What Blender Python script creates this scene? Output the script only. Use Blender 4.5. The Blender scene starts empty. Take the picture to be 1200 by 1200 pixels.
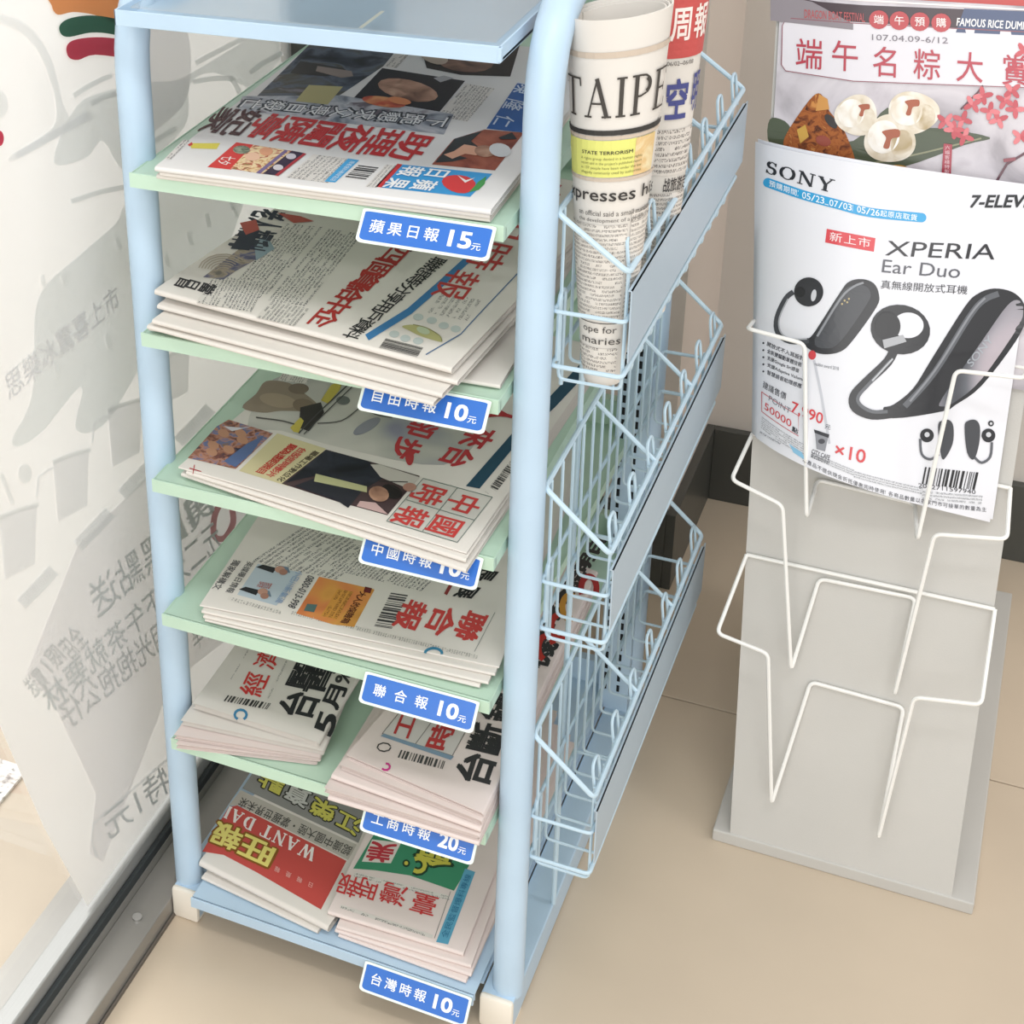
import bpy, math, random
import numpy as np
from mathutils import Matrix, Vector
from mathutils.geometry import tessellate_polygon
random.seed(7)
SC = bpy.context.scene
COL = SC.collection

# ------------------------------------------------------------------ camera
RV = np.array([1.98515594, .44332981, -.35033998])
CAM = np.array([.659562, -1.111541, 1.361484])
F, CX, CY = 1962.525, 230.644, 337.4646
def _rod(r):
    t = np.linalg.norm(r); k = r/t
    K = np.array([[0, -k[2], k[1]], [k[2], 0, -k[0]], [-k[1], k[0], 0]])
    return np.eye(3)+math.sin(t)*K+(1-math.cos(t))*K@K
RM = _rod(RV)
cd = bpy.data.cameras.new('camera'); cam = bpy.data.objects.new('camera', cd); COL.objects.link(cam)
m = Matrix.Identity(4)
for i in range(3):
    m[i][0] = RM[0][i]; m[i][1] = -RM[1][i]; m[i][2] = -RM[2][i]; m[i][3] = CAM[i]
cam.matrix_world = m
cd.sensor_width = 36; cd.lens = F/1200*36
cd.shift_x = (600-CX)/1200; cd.shift_y = (CY-600)/1200
cd.clip_start = .05; cd.clip_end = 60
SC.camera = cam

# ------------------------------------------------------------------ light
SC.view_settings.view_transform = 'Standard'; SC.view_settings.look = 'None'
SC.view_settings.gamma = 1; SC.view_settings.use_curve_mapping = False
SC.view_settings.exposure = 0.0
w = bpy.data.worlds.new('world'); SC.world = w; w.use_nodes = True
w.node_tree.nodes['Background'].inputs[0].default_value = (1, .985, .96, 1)
w.node_tree.nodes['Background'].inputs[1].default_value = .85
def area(name, loc, size, size_y, power, target, col=(1, 1, 1)):
    l = bpy.data.lights.new(name, 'AREA'); l.shape = 'RECTANGLE'; l.size = size; l.size_y = size_y
    l.energy = power; l.color = col
    o = bpy.data.objects.new(name, l); COL.objects.link(o); o.location = loc
    o.rotation_euler = (Vector(target)-Vector(loc)).to_track_quat('-Z', 'Y').to_euler()
area('ceiling_light', (.9, -.9, 2.75), 1.2, .35, 17, (.9, -.9, 0))
area('ceiling_light', (.2, -2.4, 2.75), 1.2, .35, 17, (.2, -2.4, 0))
area('ceiling_light', (2.4, .2, 2.75), 1.2, .35, 12, (2.4, .2, 0))
area('wall_fill_light', (1.3, -3.2, 1.6), 3.0, 2.0, 45, (.8, 1.0, .7), (1, .99, .97))  # unseen fill light, added behind the camera to brighten the back wall
area('daylight_glass_front', (-1.5, .3, 2.0), 2.5, 2.0, 78, (-.07, .2, .6), (1, .985, .98))

# ------------------------------------------------------------------ unprojection of a pixel of the photograph
def ray(x, y): return RM.T@np.array([(x-CX)/F, (y-CY)/F, 1.])
def onz(x, y, z): d = ray(x, y); return CAM+d*(z-CAM[2])/d[2]
def onx(x, y, X): d = ray(x, y); return CAM+d*(X-CAM[0])/d[0]
PN = np.array([0, 1, -.25]); PN = PN/np.linalg.norm(PN)
def onp(x, y, off=0):
    P0 = np.array([0, .354, .0152])-PN*off; d = ray(x, y); t = PN@(P0-CAM)/(PN@d); return CAM+d*t

# ------------------------------------------------------------------ materials
def lin(h):
    h = h.lstrip('#'); h = h if len(h) == 6 else ''.join(c*2 for c in h); r = []
    for i in (0, 2, 4):
        c = int(h[i:i+2], 16)/255; r.append(c/12.92 if c < .04045 else ((c+.055)/1.055)**2.4)
    return (r[0], r[1], r[2], 1)
_M = {}
def mat(name, col, rough=.6, metal=0, spec=.5, bump=0, bscale=300, var=0, vscale=8, coat=0, transl=0):
    if name in _M: return _M[name]
    M = bpy.data.materials.new(name); M.use_nodes = True; nt = M.node_tree; b = nt.nodes['Principled BSDF']
    c = lin(col); b.inputs['Base Color'].default_value = c
    b.inputs['Roughness'].default_value = rough; b.inputs['Metallic'].default_value = metal
    b.inputs['Specular IOR Level'].default_value = spec; b.inputs['Coat Weight'].default_value = coat
    b.inputs['Coat Roughness'].default_value = .08
    if bump or var:
        tc = nt.nodes.new('ShaderNodeTexCoord')
    if bump:
        n = nt.nodes.new('ShaderNodeTexNoise'); n.inputs['Scale'].default_value = bscale; n.inputs['Detail'].default_value = 3
        nt.links.new(tc.outputs['Object'], n.inputs['Vector'])
        bp = nt.nodes.new('ShaderNodeBump'); bp.inputs['Strength'].default_value = bump; bp.inputs['Distance'].default_value = .002
        nt.links.new(n.outputs['Fac'], bp.inputs['Height']); nt.links.new(bp.outputs[0], b.inputs['Normal'])
    if var:
        n = nt.nodes.new('ShaderNodeTexNoise'); n.inputs['Scale'].default_value = vscale; n.inputs['Detail'].default_value = 5
        nt.links.new(tc.outputs['Object'], n.inputs['Vector'])
        r = nt.nodes.new('ShaderNodeMapRange'); r.inputs['From Min'].default_value = .3; r.inputs['From Max'].default_value = .7
        r.inputs['To Min'].default_value = 1-var; r.inputs['To Max'].default_value = 1+var*.5
        nt.links.new(n.outputs['Fac'], r.inputs['Value'])
        mx = nt.nodes.new('ShaderNodeVectorMath'); mx.operation = 'SCALE'; mx.inputs[0].default_value = c[:3]
        nt.links.new(r.outputs[0], mx.inputs['Scale']); nt.links.new(mx.outputs[0], b.inputs['Base Color'])
    if transl:
        out = nt.nodes['Material Output']; ts = nt.nodes.new('ShaderNodeBsdfTranslucent'); ts.inputs[0].default_value = c
        ms = nt.nodes.new('ShaderNodeMixShader'); ms.inputs[0].default_value = transl
        nt.links.new(b.outputs[0], ms.inputs[1]); nt.links.new(ts.outputs[0], ms.inputs[2]); nt.links.new(ms.outputs[0], out.inputs[0])
    _M[name] = M; return M
def ink(col): return mat('ink_'+col.strip('#'), col, rough=.55, spec=.3)
def gloss_ink(col): return mat('gloss_ink_'+col.strip('#'), col, rough=.3, spec=.5, coat=.15)
def film_ink(col):
    h = col.lstrip('#'); v = [int(h[i:i+2], 16) for i in (0, 2, 4)]
    if max(v)-min(v) < 30: v = [min(255, int(c+(250-c)*.86)) for c in v]      # pale greys mixed towards white to offset light lost through the film
    col = '#%02x%02x%02x' % tuple(v)
    return mat('film_ink_'+col.strip('#'), col, rough=.35, spec=.4, transl=.5)

def body_text(name, col, paper, dens=.5, gap=.35):
    """tiny columns of print: random cells of ink, in uv measured in characters"""
    if name in _M: return _M[name]
    M = bpy.data.materials.new(name); M.use_nodes = True; nt = M.node_tree; b = nt.nodes['Principled BSDF']
    b.inputs['Roughness'].default_value = .7; b.inputs['Specular IOR Level'].default_value = .2
    uv = nt.nodes.new('ShaderNodeUVMap'); sp = nt.nodes.new('ShaderNodeSeparateXYZ'); nt.links.new(uv.outputs[0], sp.inputs[0])
    def mth(op, a, bb=None):
        n = nt.nodes.new('ShaderNodeMath'); n.operation = op
        for k, v in ((0, a), (1, bb)):
            if v is None: continue
            if isinstance(v, (int, float)): n.inputs[k].default_value = v
            else: nt.links.new(v, n.inputs[k])
        return n.outputs[0]
    fy = mth('FRACT', sp.outputs['Y']); line = mth('GREATER_THAN', fy, gap)
    fx = mth('FRACT', sp.outputs['X']); cell = mth('GREATER_THAN', fx, .14)
    wn = nt.nodes.new('ShaderNodeTexWhiteNoise'); wn.noise_dimensions = '3D'
    vm = nt.nodes.new('ShaderNodeVectorMath'); vm.operation = 'SCALE'; vm.inputs['Scale'].default_value = 5
    nt.links.new(uv.outputs[0], vm.inputs[0])
    vf = nt.nodes.new('ShaderNodeVectorMath'); vf.operation = 'FLOOR'; nt.links.new(vm.outputs[0], vf.inputs[0])
    nt.links.new(vf.outputs[0], wn.inputs['Vector']); on = mth('GREATER_THAN', wn.outputs['Value'], 1-dens)
    wl = nt.nodes.new('ShaderNodeTexWhiteNoise'); wl.noise_dimensions = '3D'
    v2 = nt.nodes.new('ShaderNodeVectorMath'); v2.operation = 'MULTIPLY'; v2.inputs[1].default_value = (.25, 1, 1)
    v3 = nt.nodes.new('ShaderNodeVectorMath'); v3.operation = 'FLOOR'
    nt.links.new(uv.outputs[0], v2.inputs[0]); nt.links.new(v2.outputs[0], v3.inputs[0]); nt.links.new(v3.outputs[0], wl.inputs['Vector'])
    word = mth('GREATER_THAN', wl.outputs['Value'], .1)
    f = mth('MULTIPLY', mth('MULTIPLY', line, cell), mth('MULTIPLY', on, word))
    mx = nt.nodes.new('ShaderNodeMix'); mx.data_type = 'RGBA'
    mx.inputs[6].default_value = lin(paper); mx.inputs[7].default_value = lin(col)
    nt.links.new(f, mx.inputs[0]); nt.links.new(mx.outputs[2], b.inputs['Base Color'])
    _M[name] = M; return M
def photo(name, cols, scale=25, seed=0, detail=4, dist=1.0):
    """a printed halftone picture: soft patches of a few inks"""
    if name in _M: return _M[name]
    M = bpy.data.materials.new(name); M.use_nodes = True; nt = M.node_tree; b = nt.nodes['Principled BSDF']
    b.inputs['Roughness'].default_value = .5; b.inputs['Specular IOR Level'].default_value = .3
    tc = nt.nodes.new('ShaderNodeTexCoord'); mp = nt.nodes.new('ShaderNodeMapping'); mp.inputs['Location'].default_value = (seed, seed*.7, 0)
    n = nt.nodes.new('ShaderNodeTexNoise'); n.inputs['Scale'].default_value = scale; n.inputs['Detail'].default_value = detail; n.inputs['Distortion'].default_value = dist
    nt.links.new(tc.outputs['Object'], mp.inputs[0]); nt.links.new(mp.outputs[0], n.inputs['Vector'])
    r = nt.nodes.new('ShaderNodeValToRGB'); e = r.color_ramp.elements
    k = len(cols)
    while len(e) < k: e.new(.5)
    for i, c in enumerate(cols):
        e[i].position = .3+.4*i/(k-1); e[i].color = lin(c)
    nt.links.new(n.outputs['Fac'], r.inputs[0]); nt.links.new(r.outputs[0], b.inputs['Base Color'])
    _M[name] = M; return M

BLUE = mat('pale_blue_enamel', '#b9d1e5', .38, bump=.05, bscale=500, var=.05, vscale=14)
GREEN = mat('pale_green_enamel', '#bdd8c4', .4, bump=.04, bscale=500, var=.05, vscale=10)
WIREB = mat('blue_wire_enamel', '#bed5e3', .35)
GREYP = mat('stand_grey_powdercoat', '#c4c2bd', .42, bump=.08, bscale=700, var=.04, vscale=6)
CREAM = mat('cream_plastic', '#ece5d8', .45)
WHITEW = mat('white_wire_coating', '#efeeea', .35)
PAPER = mat('newsprint', '#dcd7d0', .85, spec=.15, bump=.06, bscale=60, var=.05, vscale=7)
PAPER2 = mat('newsprint_pinkish', '#dfd2cd', .85, spec=.15, bump=.06, bscale=60, var=.05, vscale=7)
DARK = mat('slot_shadow_black', '#15181c', .9)

# ------------------------------------------------------------------ object helpers
def link(name, me, m=None, parent=None, smooth=False):
    o = bpy.data.objects.new(name, me); COL.objects.link(o)
    if m is not None:
        for k in (m if isinstance(m, (list, tuple)) else [m]): me.materials.append(k)
    if parent is not None: o.parent = parent
    if smooth: me.polygons.foreach_set('use_smooth', [True]*len(me.polygons))
    return o
def tag(o, label=None, cat=None, group=None, kind=None):
    if label: o['label'] = label
    if cat: o['category'] = cat
    if group: o['group'] = group
    if kind: o['kind'] = kind
    return o
def empty(name, label, cat, group=None):
    o = bpy.data.objects.new(name, None); COL.objects.link(o); o.empty_display_size = .05
    return tag(o, label, cat, group)
class MB:
    def __init__(s): s.v = []; s.f = []; s.uv = None
    def box(s, a, b, bev=0):
        x0, y0, z0 = a; x1, y1, z1 = b
        if bev <= 0:
            n = len(s.v)
            s.v += [(x0, y0, z0), (x1, y0, z0), (x1, y1, z0), (x0, y1, z0), (x0, y0, z1), (x1, y0, z1), (x1, y1, z1), (x0, y1, z1)]
            s.f += [tuple(n+i for i in q) for q in ((0, 3, 2, 1), (4, 5, 6, 7), (0, 1, 5, 4), (1, 2, 6, 5), (2, 3, 7, 6), (3, 0, 4, 7))]
            return s
        import bmesh
        bm = bmesh.new(); bmesh.ops.create_cube(bm, size=1)
        for v in bm.verts: v.co = Vector(((x0+x1)/2+v.co.x*(x1-x0), (y0+y1)/2+v.co.y*(y1-y0), (z0+z1)/2+v.co.z*(z1-z0)))
        bmesh.ops.bevel(bm, geom=bm.edges[:], offset=bev, segments=2, affect='EDGES', profile=.5)
        bm.verts.index_update(); n = len(s.v)
        s.v += [tuple(v.co) for v in bm.verts]; s.f += [tuple(n+v.index for v in f.verts) for f in bm.faces]; bm.free()
        return s
    def prism(s, poly, axis, a, b):
        """poly: 2d outline extruded along axis between a and b"""
        n = len(s.v); k = len(poly)
        def P(p, t): return {'x': (t, p[0], p[1]), 'y': (p[0], t, p[1]), 'z': (p[0], p[1], t)}[axis]
        s.v += [P(p, a) for p in poly]+[P(p, b) for p in poly]
        s.f += [tuple(n+i for i in range(k)), tuple(n+k+i for i in reversed(range(k)))]
        s.f += [(n+i, n+k+i, n+k+(i+1) % k, n+(i+1) % k) for i in range(k)]
        return s
    def tube(s, pts, r, seg=10, close=False, cap=True):
        P = [Vector(p) for p in pts]; n0 = len(s.v); N = len(P); prev = None
        for i in range(N):
            if close: t = (P[(i+1) % N]-P[i-1]).normalized()
            else: t = ((P[min(i+1, N-1)]-P[max(i-1, 0)])).normalized()
            if prev is None:
                a = t.orthogonal().normalized()
            else:
                a = (prev-t*prev.dot(t)).normalized()
            prev = a; b = t.cross(a)
            for j in range(seg):
                th = 2*math.pi*j/seg; s.v.append(tuple(P[i]+r*(math.cos(th)*a+math.sin(th)*b)))
        for i in range(N if close else N-1):
            i2 = (i+1) % N
            for j in range(seg):
                j2 = (j+1) % seg; s.f.append((n0+i*seg+j, n0+i*seg+j2, n0+i2*seg+j2, n0+i2*seg+j))
        if not close and cap:
            s.f.append(tuple(n0+j for j in reversed(range(seg)))); s.f.append(tuple(n0+(N-1)*seg+j for j in range(seg)))
        return s
    def build(s, name, m=None, parent=None, smooth=False):
        me = bpy.data.meshes.new(name); me.from_pydata([tuple(map(float, v)) for v in s.v], [], s.f); me.update()
        if smooth:
            me.polygons.foreach_set('use_smooth', [True]*len(me.polygons))
            me.set_sharp_from_angle(angle=math.radians(40))
        return link(name, me, m, parent)
def fillet(pts, r, seg=5, close=False):
    """round the corners of a polyline"""
    P = [Vector(p) for p in pts]; out = []; N = len(P)
    for i in range(N):
        if not close and i in (0, N-1): out.append(P[i]); continue
        a, b, c = P[i-1], P[i], P[(i+1) % N]
        d1 = (a-b); d2 = (c-b); rr = min(r, d1.length*.45, d2.length*.45)
        p1 = b+d1.normalized()*rr; p2 = b+d2.normalized()*rr
        for k in range(seg+1):
            t = k/seg; out.append(p1*(1-t)**2+b*2*t*(1-t)+p2*t*t)
    return out

# ------------------------------------------------------------------ print on surfaces
_G = {}
def glyphs(s):
    key = s
    if key in _G: return _G[key]
    c = bpy.data.curves.new('t', 'FONT'); c.body = s; c.fill_mode = 'FRONT'; c.resolution_u = 3 if len(s) < 12 else 2; 
    o = bpy.data.objects.new('t', c); me = o.to_mesh()
    v = np.array([tuple(p.co)[:2] for p in me.vertices]).reshape(-1, 2); f = [tuple(p.vertices) for p in me.polygons]
    o.to_mesh_clear(); bpy.data.objects.remove(o); bpy.data.curves.remove(c)
    _G[key] = (v, f); return v, f

SPLIT = {'text_block', 'printed_figure', 'rain_streak', 'printed_cup', 'printed_badge', 'printed_stripes', 'brand_lettering'}
SMOOTH = {'earphone_print', 'printed_cloak', 'painted_reflection', 'printed_figure', 'printed_stripes', 'printed_lettering', 'dumpling_print', 'bun_print', 'leaf_print', 'cartoon', 'ornament', 'date_pill', 'map'}
class Surf:
    """a printable surface: S(u,v)->xyz; prints are laid just proud of it"""
    def __init__(s, fn, maxlen=.03, step=.00022, guess=(.5, .5)):
        s.fn = fn; s.maxlen = maxlen; s.step = step; s.guess = guess; s.inks = {}
    def at(s, u, v, off):
        p = s.fn(u, v); e = 1e-3
        du = s.fn(u+e, v)-p; dv = s.fn(u, v+e)-p; n = np.cross(du, dv); n /= np.linalg.norm(n)+1e-12
        if n@(CAM-p) < 0: n = -n
        return p+n*off
    def inv(s, x, y):
        d = ray(x, y); u, v = s.guess; t = float(np.linalg.norm(s.fn(u, v)-CAM)/np.linalg.norm(d)); e = 1e-4
        for _ in range(25):
            p = s.fn(u, v); r = p-(CAM+t*d)
            J = np.stack([(s.fn(u+e, v)-p)/e, (s.fn(u, v+e)-p)/e, -d], 1)
            dx = np.linalg.lstsq(J, -r, rcond=None)[0]; dx[:2] = np.clip(dx[:2], -.5, .5)
            u += dx[0]; v += dx[1]; t += dx[2]
            if abs(dx[:2]).max() < 1e-7: break
        return np.array([u, v])
    def _add(s, part, tris, m, layer, uvs=None):
        if part in SPLIT: s.n = getattr(s, 'n', 0)+1; part = part+'#%d' % s.n
        A = s.inks.setdefault(part, {'v': [], 'f': [], 'm': [], 'mats': [], 'uv': []})
        if m not in A['mats']: A['mats'].append(m)
        s.cnt = getattr(s, 'cnt', 0)+1; mi = A['mats'].index(m); off = s.step*layer+4e-6*(s.cnt % 23)
        stack = [(tr, None if uvs is None else uvs[i], 0) for i, tr in enumerate(tris)]; cache = {}
        def P(q):
            k = (round(q[0], 6), round(q[1], 6))
            if k not in cache: cache[k] = (s.at(q[0], q[1], off))
            return cache[k]
        while stack:
            tr, uv, dep = stack.pop()
            ps = [P(q) for q in tr]; L = [np.linalg.norm(ps[i]-ps[(i+1) % 3]) for i in range(3)]
            i = int(np.argmax(L))
            if L[i] > s.maxlen and dep < 14:
                a, b, c = tr[i], tr[(i+1) % 3], tr[(i+2) % 3]; mid = (a+b)/2
                if uv is not None:
                    ua, ub, uc = uv[i], uv[(i+1) % 3], uv[(i+2) % 3]; um = (ua+ub)/2
                    stack.append(((a, mid, c), (ua, um, uc), dep+1)); stack.append(((mid, b, c), (um, ub, uc), dep+1))
                else:
                    stack.append(((a, mid, c), None, dep+1)); stack.append(((mid, b, c), None, dep+1))
                continue
            n = len(A['v']); A['v'] += ps; A['f'].append((n, n+1, n+2)); A['m'].append(mi)
            A['uv'] += list(uv) if uv is not None else [np.zeros(2)]*3
    def poly(s, part, pts, m, layer=1, px=True):
        if part in SMOOTH and px and 5 < len(pts) < 24: pts = smooth(pts, True)
        q = [s.inv(*p) if px else np.array(p, float) for p in pts]
        if isinstance(m, str): m = s.inkf(m)
        t = tessellate_polygon([[Vector((a[0], a[1], 0)) for a in q]])
        s._add(part, [(q[a], q[b], q[c]) for a, b, c in t], m, layer)
    inkf = staticmethod(ink)
    def blob(s, part, c, rx, ry, m, layer=1, ang=0, n=16, wob=0):
        a = math.radians(ang); pts = []
        for k in range(n):
            t = 2*math.pi*k/n; r = 1+wob*math.sin(3*t+c[0])
            x, y = rx*r*math.cos(t), ry*r*math.sin(t)
            pts.append((c[0]+x*math.cos(a)-y*math.sin(a), c[1]+x*math.sin(a)+y*math.cos(a)))
        s.poly(part, pts, m, layer)
    def line(s, part, pts, w, m, layer=1):
        """stroke of pixel width w along a pixel polyline"""
        if isinstance(m, str): m = s.inkf(m)
        if part in SMOOTH: pts = smooth(pts)
        P = [np.array(p, float) for p in pts]; L = []; R = []
        for i, p in enumerate(P):
            t = P[min(i+1, len(P)-1)]-P[max(i-1, 0)]; t /= np.linalg.norm(t)+1e-9; n = np.array([-t[1], t[0]])*w/2
            L.append(s.inv(*(p+n))); R.append(s.inv(*(p-n)))
        tr = []
        for i in range(len(P)-1): tr += [(L[i], R[i], R[i+1]), (L[i], R[i+1], L[i+1])]
        s._add(part, tr, m, layer)
    def text(s, part, st, bl, br, tl, m, layer=2, bold=0.0, px=True, vert=False, pad=.06):
        """bl, br, tl: corners of the line of print in the reader's own orientation"""
        if isinstance(m, str): m = s.inkf(m)
        O, A, B = [s.inv(*p) if px else np.array(p, float) for p in (bl, br, tl)]; X = A-O; Y = B-O
        if vert:
            n = len(st)
            for i, ch in enumerate(st):
                o = O+Y*(n-1-i)/n; s._text(part, ch, o+X*pad+Y/n*pad, X*(1-2*pad), Y/n*(1-2*pad), m, layer, bold)
        else: s._text(part, st, O, X, Y, m, layer, bold)
    def _text(s, part, st, O, X, Y, m, layer, bold):
        v, f = glyphs(st)
        if len(v) == 0: return
        lo = v.min(0); sz = v.max(0)-lo
        sz[sz < .15] = .9
        if len(st) == 1 and ord(st) > 0x2e80:      # keep a lone character in its square
            lo = np.array([.02, -.1]); sz = np.array([.96, .95])
        em = np.linalg.norm(Y)/sz[1]; bx = bold*.5/sz[0]; by = bold*.5/sz[1]
        sh = [(0, 0)] if bold < .008 else [(-bx, -by), (bx, by), (-bx, by), (bx, -by)]
        if bold > .065: sh += [(0, 1.3*by), (0, -1.3*by), (1.3*bx, 0), (-1.3*bx, 0)]
        w = (v-lo)/sz
        for k, (ex, ey) in enumerate(sh):
            q = [O+X*(a[0]+ex)+Y*(a[1]+ey) for a in w]
            s._add(part, [(q[t[0]], q[t[i]], q[t[i+1]]) for t in f for i in range(1, len(t)-1)], m, layer+.05*k); s.cnt -= 1
        s.cnt += 1
    def strokes(s, part, st, bl, br, tl, m, layer=2, thick=.13, thin=.05, gap=.12):
        """roman capitals with serifs, drawn stroke by stroke"""
        if isinstance(m, str): m = s.inkf(m)
        O, A, B = [s.inv(*p) for p in (bl, br, tl)]; X = A-O; Y = B-O
        wd = [SERIF[c][0] for c in st]; tot = sum(wd)+gap*(len(st)-1); x = 0
        for c, ww in zip(st, wd):
            for seg in SERIF[c][1]:
                kind, pts = seg; wdt = thick if kind == 'K' else thin
                P = [np.array(p, float) for p in pts]; L = []; R = []
                for i, p in enumerate(P):
                    t = P[min(i+1, len(P)-1)]-P[max(i-1, 0)]; t /= np.linalg.norm(t)+1e-9; n = np.array([-t[1], t[0]])*wdt/2
                    for lst, q in ((L, p+n), (R, p-n)): lst.append(O+X*((x+q[0])/tot)+Y*q[1])
                tr = []
                for i in range(len(P)-1): tr += [(L[i], R[i], R[i+1]), (L[i], R[i+1], L[i+1])]
                s._add(part, tr, m, layer)
            x += ww+gap
    def patch(s, part, bl, br, tl, m, nx, ny, layer=1):
        O, A, B = [s.inv(*p) for p in (bl, br, tl)]; D = A+B-O
        nx *= 1.3; ny = round(ny*1.15) if ny > 3 else ny
        u = [np.array(a, float) for a in ((0, 0), (nx, 0), (nx, ny), (0, ny))]; k = random.randint(0, 50)*7
        u = [a+k for a in u]
        s._add(part, [(O, A, D), (O, D, B)], m, layer, [(u[0], u[1], u[2]), (u[0], u[2], u[3])])
    def barcode(s, part, bl, br, tl, col='#2b2b2d', n=30, layer=2, seed=3):
        r = random.Random(seed); O, A, B = [s.inv(*p) for p in (bl, br, tl)]; X = A-O; Y = B-O; x = 0.; m = s.inkf(col)
        while x < 1:
            w_ = r.choice((.5, 1, 1, 1.6))/n; a = O+X*x; b = O+X*min(1, x+w_)
            s._add(part, [(a, b, b+Y), (a, b+Y, a+Y)], m, layer); x += w_+r.choice((.5, .8, 1.3))/n
    def finish(s, parent, labels={}):
        for part, A in s.inks.items():
            part = part.split('#')[0]
            me = bpy.data.meshes.new(part); me.from_pydata([tuple(map(float, v)) for v in A['v']], [], A['f'])
            me.polygons.foreach_set('material_index', A['m'])
            uvl = me.uv_layers.new(name='UVMap'); uvl.data.foreach_set('uv', np.array(A['uv'], float).ravel())
            me.update(); o = link(part, me, A['mats'], parent)
            if part in labels: o['label'] = labels[part]
def smooth(pts, close=False, n=4):
    P = [np.array(p, float) for p in pts]; N = len(P); out = []
    if N < 3: return pts
    for i in range(N if close else N-1):
        p0 = P[i-1] if (close or i) else P[0]; p1 = P[i]; p2 = P[(i+1) % N]; p3 = P[(i+2) % N] if (close or i+2 < N) else P[N-1]
        for k in range(n):
            t = k/n; out.append(tuple(.5*(2*p1+(p2-p0)*t+(2*p0-5*p1+4*p2-p3)*t*t+(3*p1-p0-3*p2+p3)*t**3)))
    if not close: out.append(tuple(P[-1]))
    return out
def arc(cx, cy, rx, ry, a0, a1, n=9): return [(cx+rx*math.cos(math.radians(a0+(a1-a0)*i/n)), cy+ry*math.sin(math.radians(a0+(a1-a0)*i/n))) for i in range(n+1)]
SERIF = {
 'T': (.8, [('K', [(.4, 0), (.4, 1)]), ('t', [(.02, .975), (.78, .975)]), ('t', [(.04, .98), (.02, .78)]), ('t', [(.76, .98), (.78, .78)]), ('t', [(.24, .02), (.56, .02)])]),
 'A': (.86, [('t', [(.14, 0), (.44, 1)]), ('K', [(.42, 1), (.73, 0)]), ('t', [(.24, .36), (.6, .36)]), ('t', [(.02, .02), (.27, .02)]), ('t', [(.58, .02), (.86, .02)])]),
 'I': (.32, [('K', [(.16, 0), (.16, 1)]), ('t', [(.02, .02), (.3, .02)]), ('t', [(.02, .98), (.3, .98)])]),
 'P': (.66, [('K', [(.16, 0), (.16, 1)]), ('t', [(.02, .02), (.32, .02)]), ('t', [(.02, .98), (.3, .98), (.44, .96)]), ('K', arc(.36, .72, .22, .2, 60, -60)), ('t', [(.16, .46), (.3, .46), (.48, .52)]), ('t', arc(.36, .72, .22, .25, 100, 50))]),
 'E': (.66, [('K', [(.16, 0), (.16, 1)]), ('t', [(.02, .02), (.6, .02)]), ('t', [(.02, .98), (.58, .98)]), ('t', [(.16, .52), (.46, .52)]), ('t', [(.58, 1), (.58, .8)]), ('t', [(.6, 0), (.62, .22)]), ('t', [(.46, .62), (.46, .42)])]),
 'S': (.6, [('t', arc(.3, .74, .2, .24, 20, 110)), ('K', arc(.28, .74, .17, .22, 110, 240, 6)+arc(.32, .28, .19, .25, 80, -60, 7)), ('t', arc(.3, .27, .2, .25, -60, -160)), ('t', [(.5, .98), (.5, .72)]), ('t', [(.08, .02), (.08, .3)])]),
 'O': (.84, [('K', arc(.42, .5, .33, .47, 130, 230)), ('K', arc(.42, .5, .33, .47, -50, 50)), ('t', arc(.42, .5, .33, .47, 50, 130)), ('t', arc(.42, .5, .33, .47, 230, 310))]),
 'N': (.84, [('t', [(.14, 0), (.14, 1)]), ('K', [(.14, 1), (.7, 0)]), ('t', [(.7, 0), (.7, 1)]), ('t', [(0, .98), (.2, .98)]), ('t', [(0, .02), (.28, .02)]), ('t', [(.56, .98), (.84, .98)])]),
 'Y': (.82, [('K', [(.12, 1), (.42, .46)]), ('t', [(.7, 1), (.42, .46)]), ('K', [(.42, .5), (.42, 0)]), ('t', [(0, .98), (.28, .98)]), ('t', [(.56, .98), (.82, .98)]), ('t', [(.26, .02), (.58, .02)])]),
 'W': (1.16, [('K', [(.12, 1), (.36, 0)]), ('t', [(.36, 0), (.58, 1)]), ('K', [(.56, 1), (.8, 0)]), ('t', [(.8, 0), (1.04, 1)]), ('t', [(0, .98), (.27, .98)]), ('t', [(.9, .98), (1.16, .98)])]),
 'D': (.78, [('K', [(.16, 0), (.16, 1)]), ('t', [(.02, .02), (.36, .02)]), ('t', [(.02, .98), (.36, .98)]), ('K', arc(.34, .5, .33, .45, 55, -55)), ('t', arc(.34, .5, .33, .48, 95, 50)), ('t', arc(.34, .5, .33, .48, -50, -95))]),
 'L': (.62, [('K', [(.16, 0), (.16, 1)]), ('t', [(.02, .02), (.56, .02)]), ('t', [(.02, .98), (.3, .98)]), ('t', [(.56, 0), (.6, .26)])]),
 ' ': (.35, []),
}
BT = body_text('body_text_dark', '#55565a', '#d9d4cd', .5, .42)
BTL = body_text('body_text_light', '#7c7b79', '#d9d4cd', .45, .4)
BTS = body_text('body_text_sheet', '#777a80', '#dcdde2', .5)

exec_order = None
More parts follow.
